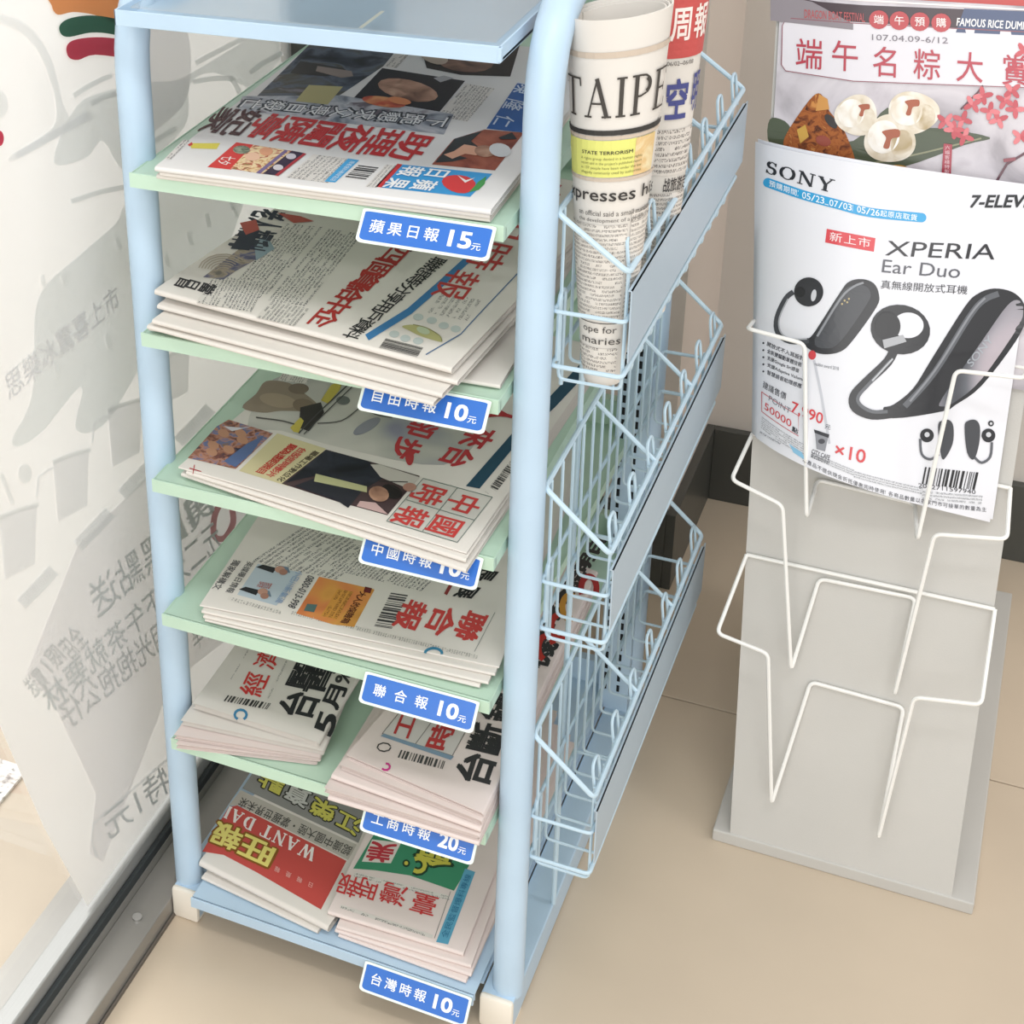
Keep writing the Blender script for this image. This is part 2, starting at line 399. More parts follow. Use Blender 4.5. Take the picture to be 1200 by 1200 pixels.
# ================================================================== SETTING
# floor: large beige tiles with thin recessed joints
FLOOR = MB().box((-.12, -1.6, -.03), (2.2, 1.3, -.004)).build('floor', mat('tile_joint', '#8f8170', .8)); tag(FLOOR, kind='structure')
TM = mat('beige_floor_tile', '#cbbba6', .3, var=.05, vscale=5, spec=.45)
TX = [-.12, .357, .957, 1.557, 2.2]; TY = [-1.6, -.629, -.029-.0, .571, 1.171, 1.3]
TY = [-1.6, .571, 1.3]; TX = [-.12, 1.16, 2.2]
for i in range(len(TX)-1):
    for j in range(len(TY)-1):
        MB().box((TX[i]+.001, TY[j]+.001, -.02), (TX[i+1]-.001, TY[j+1]-.001, 0), .0007).build('tile', TM, FLOOR)
WALLM = mat('painted_wall_grey', '#d6d0c9', .7, var=.03, vscale=3)
WALLP = mat('painted_wall_warm', '#e0d4ca', .7, var=.03, vscale=3)
tag(MB().box((.31, 1.0425, 0), (2.2, 1.15, 1.9)).build('wall_back', WALLM), kind='structure')
tag(MB().box((-.14, .80, 0), (.31, 1.15, 1.9)).build('wall_left', WALLP), kind='structure')
SK = mat('dark_stone_skirting', '#4d4e4a', .35, var=.08, vscale=12)
tag(MB().box((.322, 1.0305, 0), (2.2, 1.0425, .117), .001).build('baseboard_back', SK), kind='structure')
tag(MB().box((.31, .788, 0), (.322, 1.0425, .117), .001).box((-.13, .788, 0), (.31, .80, .117), .001).build('baseboard_left', SK), kind='structure')

# the shop window: stone sill, gasket, frame bar, glass
GX = -.0765
SILL = MB().box((-.060, -1.4, 0), (-.0225, .79, .025), .0012).box((-.13, -1.4, 0), (-.060, .79, .036)).build('trim_1', mat('brushed_sill_metal', '#9a9792', .32, metal=.35, var=.1, vscale=9)); tag(SILL, kind='structure')
MB().tube(fillet([(0, 0, 0), (0, 0, .0)], 0) if False else [(-.0415, -.0249, .0245), (-.0415, -.0249, .0278)], .0052, 14).build('screw', mat('chrome', '#c9c9c9', .25, metal=1), SILL, True)
MB().box((-.0215, -1.4, .0), (-.0195, .79, .004)).build('sealant_line', mat('dark_sealant', '#6a625a', .7), SILL)
WIN = MB().box((-.079, -1.4, .06), (-.075, .468, 1.9)).build('window_1', None)
gm = bpy.data.materials.new('window_glass'); gm.use_nodes = True; nt = gm.node_tree; nt.nodes.clear()
o_ = nt.nodes.new('ShaderNodeOutputMaterial'); tr_ = nt.nodes.new('ShaderNodeBsdfTransparent'); gl_ = nt.nodes.new('ShaderNodeBsdfGlossy'); gl_.inputs['Roughness'].default_value = .03
mx_ = nt.nodes.new('ShaderNodeMixShader'); fr_ = nt.nodes.new('ShaderNodeFresnel'); fr_.inputs[0].default_value = 1.45
tr_.inputs[0].default_value = (.985, .99, .985, 1)
mx_.inputs[0].default_value = .07; nt.links.new(tr_.outputs[0], mx_.inputs[1]); nt.links.new(gl_.outputs[0], mx_.inputs[2]); nt.links.new(mx_.outputs[0], o_.inputs[0])
WIN.data.materials.append(gm); tag(WIN, kind='structure')
MB().box((-.088, -1.4, .036), (-.067, .79, .062), .002).build('window_frame', mat('pale_aluminium', '#a3a3a1', .4, metal=.3), WIN)
MB().box((-.066, -1.4, .025), (-.0605, .79, .046), .001).build('gasket', mat('black_rubber', '#33383a', .6), WIN)
MB().box((-.0995, .468, .062), (-.067, .476, 1.9), .002).build('window_frame', mat('pale_aluminium', '#c3c2bf', .35), WIN)
MB().box((-.0995, .476, .062), (-.072, .80, 1.9)).build('dark_jamb', mat('dark_green_grey', '#3c4543', .5), WIN)
# outside paving seen through the foot of the glass
OUT = MB().box((-4, -2.5, -.05), (-.14, 1.2, -.01)).build('trim_2', mat('outside_paving', '#b9ac9b', .6)); tag(OUT, kind='structure')
gr = mat('outside_terrazzo', '#d8d6d2', .6)
TZ = photo('terrazzo_speckle', ['#6c6a68', '#d9d7d3', '#f0eeea', '#c9c5c0', '#8a8886'], 90, 2, 3, .2)
pz = [onz(*q, -.009) for q in ((0, 940), (28, 915), (26, 900), (0, 868))]
yy = [p[1] for p in pz]; xx = [p[0] for p in pz]
MB().box((min(xx)-.5, min(yy)-.3, -.0098), (max(xx)-.005, max(yy)-.03, -.006)).build('terrazzo_slab', TZ, OUT)

# vinyl poster film stuck on the glass, its print seen from behind
GX2 = -.0744
vf = lambda u, v: np.array([GX2, u, v])
VS = Surf(vf, maxlen=.4, step=.00025, guess=(.1, .7)); VS.inkf = film_ink
p1 = onx(104, 1074, GX2); p2 = onx(52, 970, GX2); p3 = onx(0, 850, GX2)
dd = (p3-p2)/np.linalg.norm(p3-p2)
edge = [(p1[1], .066), (p2[1], p2[2]), (p3[1], p3[2]), (p3[1]+dd[1]*.6, p3[2]+dd[2]*.6+.25)]
out = [(.464, .066), (.464, 1.6), (edge[-1][0]-.25, 1.6)]
pg = [edge[0]]+out+list(reversed(edge[1:]))
mbv = MB(); n_ = len(pg); mbv.prism([(a, b) for a, b in pg], 'x', -.0749, GX2)
VINYL = mbv.build('window_film', mat('white_vinyl_film', '#f3f2f0', .35, transl=.5)); tag(VINYL, 'pale frosted advertising film on the shop window behind the rack', 'window film')
G1, G2, G3 = '#c0cdc6', '#a9b6ae', '#d0d8d2'
V = VS
V.poly('printed_cloak', [(92, 300), (135, 262), (150, 235), (222, 160), (300, 115), (330, 72), (322, 120), (300, 190), (262, 300), (200, 400), (165, 430), (130, 488), (108, 506), (92, 506), (88, 494), (96, 460), (88, 458), (50, 505), (22, 523), (14, 514), (32, 480), (40, 440), (44, 350)], '#b6c5bd', 1)
V.poly('printed_cloak', [(62, 190), (88, 125), (130, 105), (178, 95), (215, 90), (318, 30), (325, 45), (328, 66), (320, 80), (300, 105), (250, 85), (222, 100), (215, 150), (150, 200), (120, 165), (100, 185)], '#bccac2', 2)
V.poly('painted_reflection', [(168, 22), (208, 20), (222, 55), (220, 105), (206, 132), (163, 160), (160, 100)], '#bcb9b6', 3)  # person's reflection in the glass, painted on as a grey patch
V.poly('printed_figure', [(0, 17), (30, 28), (55, 60), (68, 100), (72, 120), (78, 150), (20, 186), (12, 182), (60, 150), (64, 118), (58, 95), (45, 62), (24, 38), (0, 26)], G3, 3)
V.poly('printed_figure', [(14, 180), (100, 130), (108, 138), (20, 186)], '#cfd6d0', 4)
for a, b in (((85, 112), (130, 88)), ((105, 122), (135, 110)), ((228, 74), (320, 30)), ((225, 96), (272, 92)), ((270, 92), (280, 110)), ((165, 178), (205, 150)), ((292, 85), (330, 62)), ((82, 236), (150, 218))):
    V.line('printed_figure', [a, ((a[0]+b[0])/2, (a[1]+b[1])/2-2), b], 6, '#9fada7', 4)
for x, y in ((275, 246), (243, 258), (222, 280), (195, 305), (138, 286), (74, 325), (50, 330), (126, 400), (66, 433), (270, 238)):
    V.line('rain_streak', [(x-2, y-8), (x-1, y), (x+2, y+8)], 5, '#e2e8e3', 5)
V.blob('printed_figure', (-2, 122), 10, 16, '#ccd4cf', 4)
V.blob('printed_figure', (-2, 162), 5, 9, '#cf4a60', 5)
V.poly('printed_stripes', [(60, -12), (59, 6), (66, 17), (84, 14), (108, 17), (130, 26), (160, 45), (160, -20)], '#dd9a66', 5)
V.poly('printed_stripes', [(68, 30), (70, 40), (80, 43), (105, 38), (130, 40), (160, 48), (160, 30), (125, 20), (100, 18), (78, 22)], '#3f6656', 6)
V.poly('printed_stripes', [(76, 56), (79, 67), (90, 70), (110, 64), (160, 68), (160, 50), (125, 44), (100, 44), (82, 48)], '#bb4a5c', 6)
for x, y, s_ in ((145, 475, 1.0), (82, 535, 1.05), (205, 415, .8), (20, 600, 1.1)):
    V.poly('printed_cup', [(x-20*s_, y+5*s_), (x+20*s_, y-8*s_), (x+18*s_, y+55*s_), (x-14*s_, y+72*s_)], '#c9cdc9', 3)
    V.line('printed_cup', [(x-20*s_, y+6*s_), (x, y-2*s_), (x+22*s_, y-8*s_)], 5*s_, '#b7beb9', 4)
    V.line('printed_cup', [(x-20*s_, y+12*s_), (x-36*s_, y+22*s_), (x-38*s_, y+44*s_)], 2.5, '#bfc6c1', 4)
for x, y in ((108, 622), (42, 690), (160, 562), (226, 500)):
    V.line('printed_badge', [(x-18, y+18), (x, y), (x+20, y-22)], 15, '#bcc7c1', 3)
    V.text('printed_badge', '超商限定', (x+20, y-18), (x-16, y+20), (x+14, y-28), '#dfe4df', 5)
V.line('printed_figure', [(0, 555), (8, 575), (14, 590)], 5, '#c8d0ca', 4); V.blob('printed_figure', (28, 555), 8, 11, '#cdd3ce', 4)
V.poly('printed_banner', [(90, 640), (170, 560), (330, 440), (330, 700), (200, 800), (120, 1010), (104, 1000), (112, 930), (60, 820), (30, 790)], '#d3ccc9', 2)
for st, b, r_, t, c_ in (('黑點送', (196, 655), (114, 726), (184, 618), '#a9b3ac'), ('美式', (250, 600), (192, 655), (238, 566), '#a9b3ac'), ('下午茶就要林', (192, 712), (58, 838), (182, 684), '#b0bab3'), ('明光抱抱公仔', (200, 752), (78, 858), (190, 722), '#b4bdb6'),
                       ('全店', (104, 752), (84, 775), (84, 730), '#bcc3bd'), ('限1', (78, 772), (62, 790), (60, 754), '#bcc3bd'), ('買送', (58, 800), (40, 818), (42, 780), '#bcc3bd'),
                       ('EFIL', (272, 580), (198, 640), (262, 552), '#9ba69f'), ('元二天', (262, 640), (204, 690), (250, 610), '#9ba69f'), ('特1元', (200, 925), (128, 985), (190, 895), '#a9b5ad'), ('林半', (252, 740), (228, 765), (246, 716), '#a9b3ac')):
    V.text('printed_lettering', st, b, r_, t, c_, 5, .012)
V.line('printed_lettering', [(270, 590), (258, 590), (250, 606), (250, 628), (262, 630), (272, 612), (270, 592)], 7, '#c99a9c', 5)
V.line('printed_lettering', [(288, 575), (276, 598)], 8, '#c99a9c', 5)
V.line('printed_lettering', [(22, 455), (18, 430), (36, 415), (48, 400), (66, 418), (80, 396), (98, 380), (112, 360), (134, 356)], 2.2, '#dfe5df', 5)
V.text('printed_lettering', '思樂冰驚喜上市', (10, 470), (140, 360), (2, 440), '#eef2ee', 4, .02)
V.line('printed_border', [(112, 1004), (106, 985), (108, 965), (200, 885)], 3, '#c3cfc8', 5)
V.finish(VINYL)

# ================================================================== NEWSPAPER RACK
RACK = empty('newspaper_rack', 'pale blue tubular newspaper rack with green shelves beside the shop window', 'newspaper rack')
ZS = [.8537, .7049, .5561, .4072, .2581]; W = .32
for sx in (-.0118, .3355):
    pth = fillet([(sx, .0381, .035), (sx, .0381, 1.012), (sx, .5, 1.012), (sx, .5, .035)], .085, 8)
    MB().tube(pth, .0147, 20).build('side_tube', BLUE, RACK, True)
for x0, x1 in ((-.0222, .008), (.3137, .3470)):
    r_ = MB().box((x0+.0006, .020, .003), (x1-.0006, .535, .0386), .0015).build('base_rail', BLUE, RACK)
    MB().box((x0, .0145, 0), (x1, .0225, .0398), .0035).box((x0+.001, .0225, 0), (x1-.001, .05, .004)).build('end_cap', CREAM, r_, True)
    MB().box((x0, .53, 0), (x1, .545, .0398), .0035).build('end_cap', CREAM, r_, True)
for z in ZS:
    b = MB()
    b.box((.0012, .0042, z-.0035), (W-.0012, .51, z-.0015))                  # deck
    b.prism([(0, z-.013), (0, z-.0005), (.0012, z), (.0022, z-.0005), (.0022, z-.013)], 'x', 0, W)  # folded front lip
    b.box((0, .0056, z-.0125), (W, .0068, z-.0035)); b.box((0, .0024, z-.013), (.0012, .51, z-.001)); b.box((W-.0012, .0024, z-.013), (W, .51, z-.001))
    b.box((0, .5, z-.0015), (W, .512, z+.03))
    b.build('shelf', GREEN, RACK)
z = .0515
b = MB(); b.box((.0095, .0046, z-.0035), (.3125, .51, z-.0015)); b.prism([(0, z-.012), (0, z-.0005), (.0014, z), (.0026, z-.0005), (.0026, z-.012)], 'x', .0095, .3125)
b.box((.0095, .006, z-.011), (.3125, .0072, z-.0035)); b.box((.0095, .5, z-.0015), (.3125, .512, z+.03))
b.build('bottom_tray', BLUE, RACK)
# folded apron between tray and right rail
MB().box((.3065, .03, .0386), (.3135, .5, .0415)).build('rail_flange', BLUE, RACK)
# top tray with up-turned lip and sloping end
z = .992
b = MB().box((-.003, .001, z-.012), (.3135, .47, z-.010)).box((-.003, 0, z-.013), (.3135, .0016, z), .0005).box((.312, 0, z-.013), (.3135, .47, z), .0005).box((-.003, 0, z-.013), (-.0015, .47, z), .0005)
b.box((-.003, .468, z-.013), (.3135, .47, z+.02)); b.box((.3115, -.0006, z-.012), (.3145, .004, z-.001), .0005)
b.build('top_tray', BLUE, RACK)
# slotted upright at the back right
def slots(cx0, cx1, y, z0, z1):
    b = MB(); b.prism([(cx0, y), (cx1, y), (cx1, y+.03), (cx1-.0015, y+.03), (cx1-.0015, y+.0015), (cx0+.0015, y+.0015), (cx0+.0015, y+.03), (cx0, y+.03)], 'z', z0, z1)
    return b
up = slots(.306, .3405, .476, .0386, .985).build('slotted_upright', BLUE, RACK)
b = MB(); zz = .066
while zz < .97:
    for x in (.3135, .3285): b.box((x-.0016, .4752, zz), (x+.0016, .4758, zz+.0088))
    zz += .0148
b.build('slot_row', DARK, up)
MB().tube([(.3415, .476, .06), (.3415, .506, .06)], .002, 6).build('bolt', WIREB, up)
MB().tube([(.3455, .157, .0386), (.3455, .157, .99)], .0026, 8).build('hanger_rod', WIREB, RACK, True)

# clear sheet lying on the top tray
cl = bpy.data.materials.new('clear_plastic_sheet'); cl.use_nodes = True; nt = cl.node_tree; nt.nodes.clear()
o_ = nt.nodes.new('ShaderNodeOutputMaterial'); tr_ = nt.nodes.new('ShaderNodeBsdfTransparent'); gl_ = nt.nodes.new('ShaderNodeBsdfGlossy'); gl_.inputs['Roughness'].default_value = .12
tr_.inputs[0].default_value = (.97, .975, .97, 1); mx_ = nt.nodes.new('ShaderNodeMixShader'); mx_.inputs[0].default_value = .2
nt.links.new(tr_.outputs[0], mx_.inputs[1]); nt.links.new(gl_.outputs[0], mx_.inputs[2]); nt.links.new(mx_.outputs[0], o_.inputs[0])
sh = MB().box((.01, .004, .9932), (.309, .40, .9944)).build('plastic_sheet', cl); tag(sh, 'clear plastic sheet lying on the blue top tray', 'plastic sheet')
MB().box((.2035, .0045, .9945), (.2065, .05, .9947)).build('tape', mat('yellowed_tape', '#c9cdc4', .3, transl=.4), sh)

# price labels clipped to the shelf fronts
LBW = mat('label_white', '#e6f2ea', .3); LBB = '#2a6bc4'
def price_label(z, text, price, x0, x1, names, dz=.0, tall=.036):
    a = math.radians(38); L = tall
    y0, z0 = -.0016, z-.0005+dz
    dy, dz_ = -math.sin(a), -math.cos(a)
    def fn(u, v): # u along x, v up the label
        return np.array([x0+(x1-x0)*u, y0+dy*L*(1-v)*.85, z0+dz_*L*(1-v)*.72])
    S = Surf(fn, maxlen=.2, step=.00018)
    o = empty('price_label', names, 'price label', 'blue price labels on the shelf edges')
    # rounded plate
    pl = []; Wd = (x1-x0); rx, ry = .045, .13
    for cx, cy, a0 in ((1-rx, 1-ry*.3, 0), (rx, 1-ry*.3, 90), (rx, ry, 180), (1-rx, ry, 270)):
        rr = ry*.3 if a0 < 180 else ry
        for k in range(6):
            t = math.radians(a0+90*k/5); pl.append((cx+rx*math.cos(t), cy+rr*math.sin(t)))
    b = MB(); n = len(pl)
    top = [fn(*p) for p in pl]; nrm = np.cross(top[0]-top[8], top[14]-top[8]); nrm /= np.linalg.norm(nrm)
    if nrm@(CAM-top[0]) < 0: nrm = -nrm
    b.v = [tuple(p) for p in top]+[tuple(p-nrm*.0012) for p in top]
    b.f = [tuple(range(n)), tuple(range(2*n-1, n-1, -1))]+[(i, n+i, n+(i+1) % n, (i+1) % n) for i in range(n)]
    b.build('label_plate', LBW, o)
    MB().box((x0+.01, -.0015, z-.012), (x1-.01, .0, z-.003)).build('clip', LBW, o)
    inner = [(.5+(p[0]-.5)*.955, .5+(p[1]-.5)*.84) for p in pl]
    S.poly('blue_face', inner, gloss_ink(LBB), 1, px=False)
    wi = ink('#f4f7f8'); n = len(text); xa, xb = .07, .62; cw = (xb-xa)/n
    for i, ch in enumerate(text):
        k = min(cw*.84, .11); c = xa+cw*(i+.5)
        S.text('lettering', ch, (c-k/2, .32), (c+k/2, .32), (c-k/2, .71), wi, 2, .018, px=False)
    S.text('lettering', price, (.685, .27), (.845, .27), (.685, .72), wi, 2, .05, px=False)
    S.text('lettering', '元', (.855, .25), (.925, .25), (.855, .47), wi, 2, .012, px=False)
    S.finish(o)
price_label(ZS[0], '蘋果日報', '15', .2087, .3151, 'blue price label reading 15, on the topmost green shelf edge')
price_label(ZS[1], '自由時報', '10', .2085, .3150, 'blue price label reading 10 on the second shelf edge, overlapped by drooping newspapers')
price_label(ZS[2], '中國時報', '10', .2078, .3120, 'blue price label reading 10 on the third shelf edge from the top')
price_label(ZS[3], '聯合報', '10', .2066, .3120, 'blue price label with three spaced characters and 10 on the fourth shelf edge')
price_label(ZS[4], '工商時報', '20', .2060, .3150, 'blue price label reading 20, on the lowest green shelf edge')
price_label(.0525, '台灣時報', '10', .2034, .3123, 'blue price label reading 10 on the blue bottom tray, lowest of all labels')

# wire baskets hung along the right side
def basket(zi, zo, label):
    o = empty('wire_basket', label, 'wire basket', 'wire baskets on the right side of the rack')
    xi, xo, y0, y1 = .3487, .405, .042, .488
    # fold-over top rim
    MB().tube(fillet([(xi, y0, zi), (xo, y0, zo), (xo, y1, zo), (xi, y1, zi)], .006, 4, True), .0024, 8, True).build('top_rim', WIREB, o, True)
    zr = zo-.042; zl = zo-.09; zb = zo-.108
    MB().tube(fillet([(xi, y0, zr), (xo, y0, zr), (xo, y1, zr), (xi, y1, zr)], .005, 4, True), .0018, 8, True).build('middle_ring', WIREB, o, True)
    MB().tube(fillet([(xi, y0, zl), (xo, y0, zl), (xo, y1, zl), (xi, y1, zl)], .005, 4, True), .002, 8, True).build('lower_ring', WIREB, o, True)
    k = 0; y = y0+.013
    while y < y1-.005:
        zt = zi-.0005 if k else zi
        MB().tube(fillet([(xi+.002, y, zi), (xi+.003, y, zb), (xo-.003, y, zb), (xo-.003, y, zo)], .006, 3), .0015, 6).build('basket_wire', WIREB, o, True)
        if k % 2 == 0:
            ya = y+.004
            MB().tube(fillet([(xo-.003, ya, zo-.012), (xo-.007, ya, zo+.021), (xo-.007, ya+.019, zo+.021), (xo-.003, ya+.019, zo-.012)], .0095, 6), .0015, 6).build('loop_hook', WIREB, o, True)
        k += 1; y += .0331
    yd = .197
    MB().tube([(xi, yd, zi), (xo, yd+.002, zo)], .0022, 8).build('divider', WIREB, o, True); MB().tube([(xi, yd, zl), (xo, yd, zl)], .0015, 6).build('cross_wire', WIREB, o, True)
    MB().tube([(xi, .345, zi), (xo, .347, zo)], .0022, 8).build('divider', WIREB, o, True); MB().tube([(xi, .345, zl), (xo, .345, zl)], .0015, 6).build('cross_wire', WIREB, o, True)
    # inner mounting hook
    MB().tube(fillet([(xi+.002, y0+.01, zl), (xi+.002, y0+.01, zr+.01), (xi+.002, y0+.026, zr+.01), (xi+.002, y0+.026, zl-.03)], .008, 5), .0018, 6).build('mounting_hook', WIREB, o, True)
    pl = MB(); n = 60; xa = xo+.0026
    top = [(y0+(y1+.008-y0)*i/n, zo-.0145) for i in range(n+1)]
    bot = [(y0+.002+(y1+.006-y0)*i/n, zo-.0775) for i in range(n+1)]
    poly = top+list(reversed(bot)); pl.prism(poly, 'x', xa, xa+.0011); pl.box((xa-.002, y0, zo-.0155), (xa+.0011, y1, zo-.0145))
    pl.build('name_plate', mat('plate_blue_grey', '#aebfcc', .4), o)
    return o
basket(.852, .811, 'topmost wire basket, holding two rolled newspapers')
basket(.607, .556, 'empty wire basket in the middle of the three')
basket(.349, .297, 'lowest wire basket, empty, just above the base rail')

# ================================================================== NEWSPAPERS
def paper(q, z0, th, bend, leaves=3, fold='front', label='', group=None, m=None, seed=0, nu=12, na=12, depth=None):
    """q = front-left, front-right, back-right, back-left corners (x, y). Folded sheets nested round the fold edge."""
    m = m or PAPER; rnd = random.Random(seed)
    Q = [np.array(p[:2], float) for p in q]
    Q[1][0] = min(Q[1][0], .3195); Q[2][0] = min(Q[2][0], .3165); Q[0][0] = max(Q[0][0], .0035); Q[3][0] = max(Q[3][0], .0045)
    def S(u, v, h=0):
        p = Q[0]*(1-u)*(1-v)+Q[1]*u*(1-v)+Q[2]*u*v+Q[3]*(1-u)*v
        return np.array([p[0], p[1], z0+bend(u, v)+h])
    Lu = np.linalg.norm(Q[1]-Q[0]); Lv = np.linalg.norm(Q[3]-Q[0]); La = Lv if fold == 'front' else Lu
    leaves += 2
    root = None
    for k in range(leaves):
        cell = th/(2*leaves); mo = k*cell; t = cell*.58; r = th/2-mo
        ae = 1-rnd.random()*.012-(.003*k); e0 = rnd.random()*.008; e1 = 1-rnd.random()*.012
        if k == 0: ae, e0, e1 = 1, 0, 1
        ins = k*cell/La
        def path(off):
            rr = max(r-off, .0002); P = []
            for i in range(na): P.append((ae+(ins+r/La-ae)*i/(na-1), th/2-rr))
            for i in range(1, 6): a_ = math.pi*i/6; P.append((ins+r/La-rr*math.sin(a_)/La, th/2-rr*math.cos(a_)))
            for i in range(na): P.append((ins+r/La+(ae-ins-r/La)*i/(na-1), th/2+rr))
            return P
        sec = path(0)+list(reversed(path(min(t, r*.8)))); n = len(sec); b = MB()
        for j in range(nu+1):
            c = e0+(e1-e0)*j/nu
            for a_, h in sec:
                h2 = h
                u, v = (c, a_) if fold == 'front' else ((1-a_, c) if fold == 'right' else (a_, c))
                b.v.append(tuple(S(u, v, h2)))
        for j in range(nu):
            for i in range(n):
                i2 = (i+1) % n; b.f.append((j*n+i, j*n+i2, (j+1)*n+i2, (j+1)*n+i))
        half = n//2
        for j in (0, nu):
            for i in range(half-1):
                f_ = (j*n+i, j*n+i+1, j*n+n-2-i, j*n+n-1-i); b.f.append(f_ if j else tuple(reversed(f_)))
        if k == 0:
            root = b.build('newspaper', m, None, True)
            tag(root, label, 'newspaper', group)
        else: b.build('inner_sheet', m, root, True)
    surf = Surf(lambda u, v: S(u, v, th), maxlen=.03, step=.0002)
    surf.S = S
    return root, surf
def quad(z, fl, fr, depth, lead=None, skew=(0, 0)):
    """front corners from the photo at height z; runs straight back by depth at a right angle"""
    a = onz(*fl, z)[:2]; b = onz(*fr, z)[:2]; d = (b-a)/np.linalg.norm(b-a); n = np.array([-d[1], d[0]])
    return [a, b, b+n*depth+np.array(skew), a+n*depth+np.array(skew)]
flat = lambda u, v: 0.0

# ---- shelf 1: tabloid with the red headline
DS = ZS[0]+.0001
def bd1(k): return lambda u, v: .0008*math.sin(3*u+2*v)*k
for k in range(2):
    q = quad(DS+.004*(k+1), (183+4*k, 205-3*k), (574, 256-4*k), .385)
    paper(q, DS+.0002+.0041*k, .004, flat, 2, 'front', ['lowest newspaper of the pile on the top shelf', 'middle newspaper of the pile on the top shelf, under the red headline'][k], 'newspapers on the top shelf', seed=k)
q = quad(.8665, (181, 196), (575, 247), .39)
R, P = paper(q, DS+.0085, .0046, flat, 3, 'front', 'top newspaper on the top shelf, red headline and blue box with apple', 'newspapers on the top shelf', mat('newsprint_white', '#e0dedb', .8, spec=.2, var=.04, vscale=6), 5)
P.poly('masthead', [(472, 193), (577, 204), (551, 231), (447, 220)], '#3f97cf', 1)
P.poly('masthead', [(466, 192), (472, 193), (447, 220), (440, 219)], '#c23a3c', 1)
P.blob('masthead', (538, 216), 20, 10.5, '#cf3f40', 2, 8, wob=.04)
P.poly('masthead', [(560, 214), (570, 207), (568, 216), (561, 223), (549, 226), (556, 219)], '#4a9450', 2)
P.poly('masthead', [(536, 206), (546, 212), (557, 209), (545, 215)], '#e9e6e2', 3)
P.text('masthead', '蘋果', (459, 218), (456, 218), (500, 222), '#eef0f0', 3) if False else None
P.text('masthead', '蘋果', (474, 206), (457, 219), (512, 210), '#f0f2f2', 3, .03, vert=True) if False else None
for ch, x, y in (('日', 505, 197), ('報', 474, 195), ('蘋', 489, 211), ('果', 457, 209)):
    P.text('masthead', ch, (x, y), (x-11, y+11), (x+27, y+3), '#f0f2f2', 4, .03)
P.text('headline', '助理夜闖陳亭', (312, 131), (278, 161), (514, 159), '#bb3335', 3, .04, vert=True, pad=.015)
P.text('headline', '妃家', (262, 124), (228, 155), (312, 131), '#4a2c2d', 3, .04, vert=True, pad=.015)
P.poly('headline', [(284, 113), (400, 112), (532, 134), (520, 158), (278, 130)], photo('headline_shade', ['#5c6470', '#9a9fa8', '#bdbec2', '#6a6068'], 30, 1), 1)
P.text('headline', '下跪懇求父喪自殺亡', (288, 114), (274, 127), (531, 137), '#33383f', 2, .06, vert=True, pad=.0)
P.text('headline', '下跪懇求父喪自殺亡', (288, 115), (276, 127), (530, 138), '#e4e4e4', 3, .012, vert=True, pad=.05)
P.poly('photograph', [(506, 193), (532, 163), (568, 152), (614, 156), (580, 200)], photo('brick_print', ['#6e3328', '#94503e', '#a8634e'], 30, 4), 1)
P.poly('photograph', [(510, 191), (533, 163), (565, 154), (552, 166), (560, 172), (535, 182), (548, 186), (530, 190)], '#35383a', 2)
P.poly('photograph', [(520, 182), (532, 178), (544, 170), (556, 172), (566, 176), (558, 183), (545, 181), (530, 187)], '#d9a58a', 3)
P.blob('photograph', (568, 178), 12, 7, photo('skin_print', ['#5f3f33', '#96705d', '#b58b74', '#c9a48c'], 45, 7, 3, .6), 3, 5); P.blob('photograph', (586, 177), 13, 8, '#d3d5d6', 4, 10); P.poly('photograph', [(584, 162), (600, 156), (606, 164), (588, 164)], '#2e3236', 3)
P.poly('banner', [(570, 151), (606, 98), (640, 100), (616, 156)], '#2c5d9e', 1)
P.text('banner', '鄭陳隆仁', (584, 150), (584, 150), (584, 150), '#fff', 2) if False else None
for i, ch in enumerate('仁隆陳'):
    x, y = 577+12*i, 148-20*i*.95; P.text('banner', ch, (x+6, y-14), (x-2, y-2), (x+28, y-9), '#c9d5e4', 2, .01)
P.poly('food_advert', [(243, 196), (277, 167), (298, 170), (271, 199)], '#d23c38', 1)
P.text('food_advert', '七夕', (262, 183), (252, 192), (278, 185), '#f2e9e4', 2, .02)
P.poly('food_advert', [(270, 198), (297, 170), (342, 177), (308, 204)], photo('food_print', ['#5d3a2c', '#c88a5a', '#ecd9a8', '#e6c9a0', '#b6493a', '#7f8a4d'], 120, 3), 1)
P.blob('food_advert', (283, 176), 10, 5, photo('shell_print', ['#3f4a3c', '#7e8872', '#aab09a'], 200, 4), 2); P.blob('food_advert', (296, 184), 9, 5, '#e9bfa0', 2); P.blob('food_advert', (312, 178), 8, 5, '#dda07c', 2)
P.poly('food_advert', [(308, 204), (342, 177), (357, 180), (324, 206)], '#3b2f43', 2); P.poly('food_advert', [(322, 206), (356, 180), (359, 181), (326, 207)], '#a7343c', 3); P.blob('food_advert', (326, 197), 6, 3.5, '#d5cfd2', 3); P.blob('food_advert', (341, 184), 6, 3.5, '#c9c2c9', 3)
P.poly('food_advert', [(300, 203), (334, 176), (338, 177), (305, 204)], '#7a6a92', 2)
P.poly('coupon_tag', [(223, 168), (258, 168), (254, 175), (224, 174)], '#d9cc52', 1); P.poly('coupon_tag', [(220, 170), (225, 167), (226, 170), (222, 172)], '#c8443e', 2)
P.patch('text_block', (367, 181), (335, 208), (415, 187), BTL, 12, 8)
P.poly('coupon', [(380, 213), (408, 186), (421, 188), (393, 214)], '#4aa3d6', 1); P.text('coupon', '讀者爆料專線電話', (411, 189), (386, 212), (417, 190), '#d9ecf6', 2)
P.barcode('barcode', (420, 194), (404, 208), (444, 197), '#3a3a3c', 14)
P.patch('text_block', (452, 193), (428, 219), (465, 194), BTL, 20, 3)
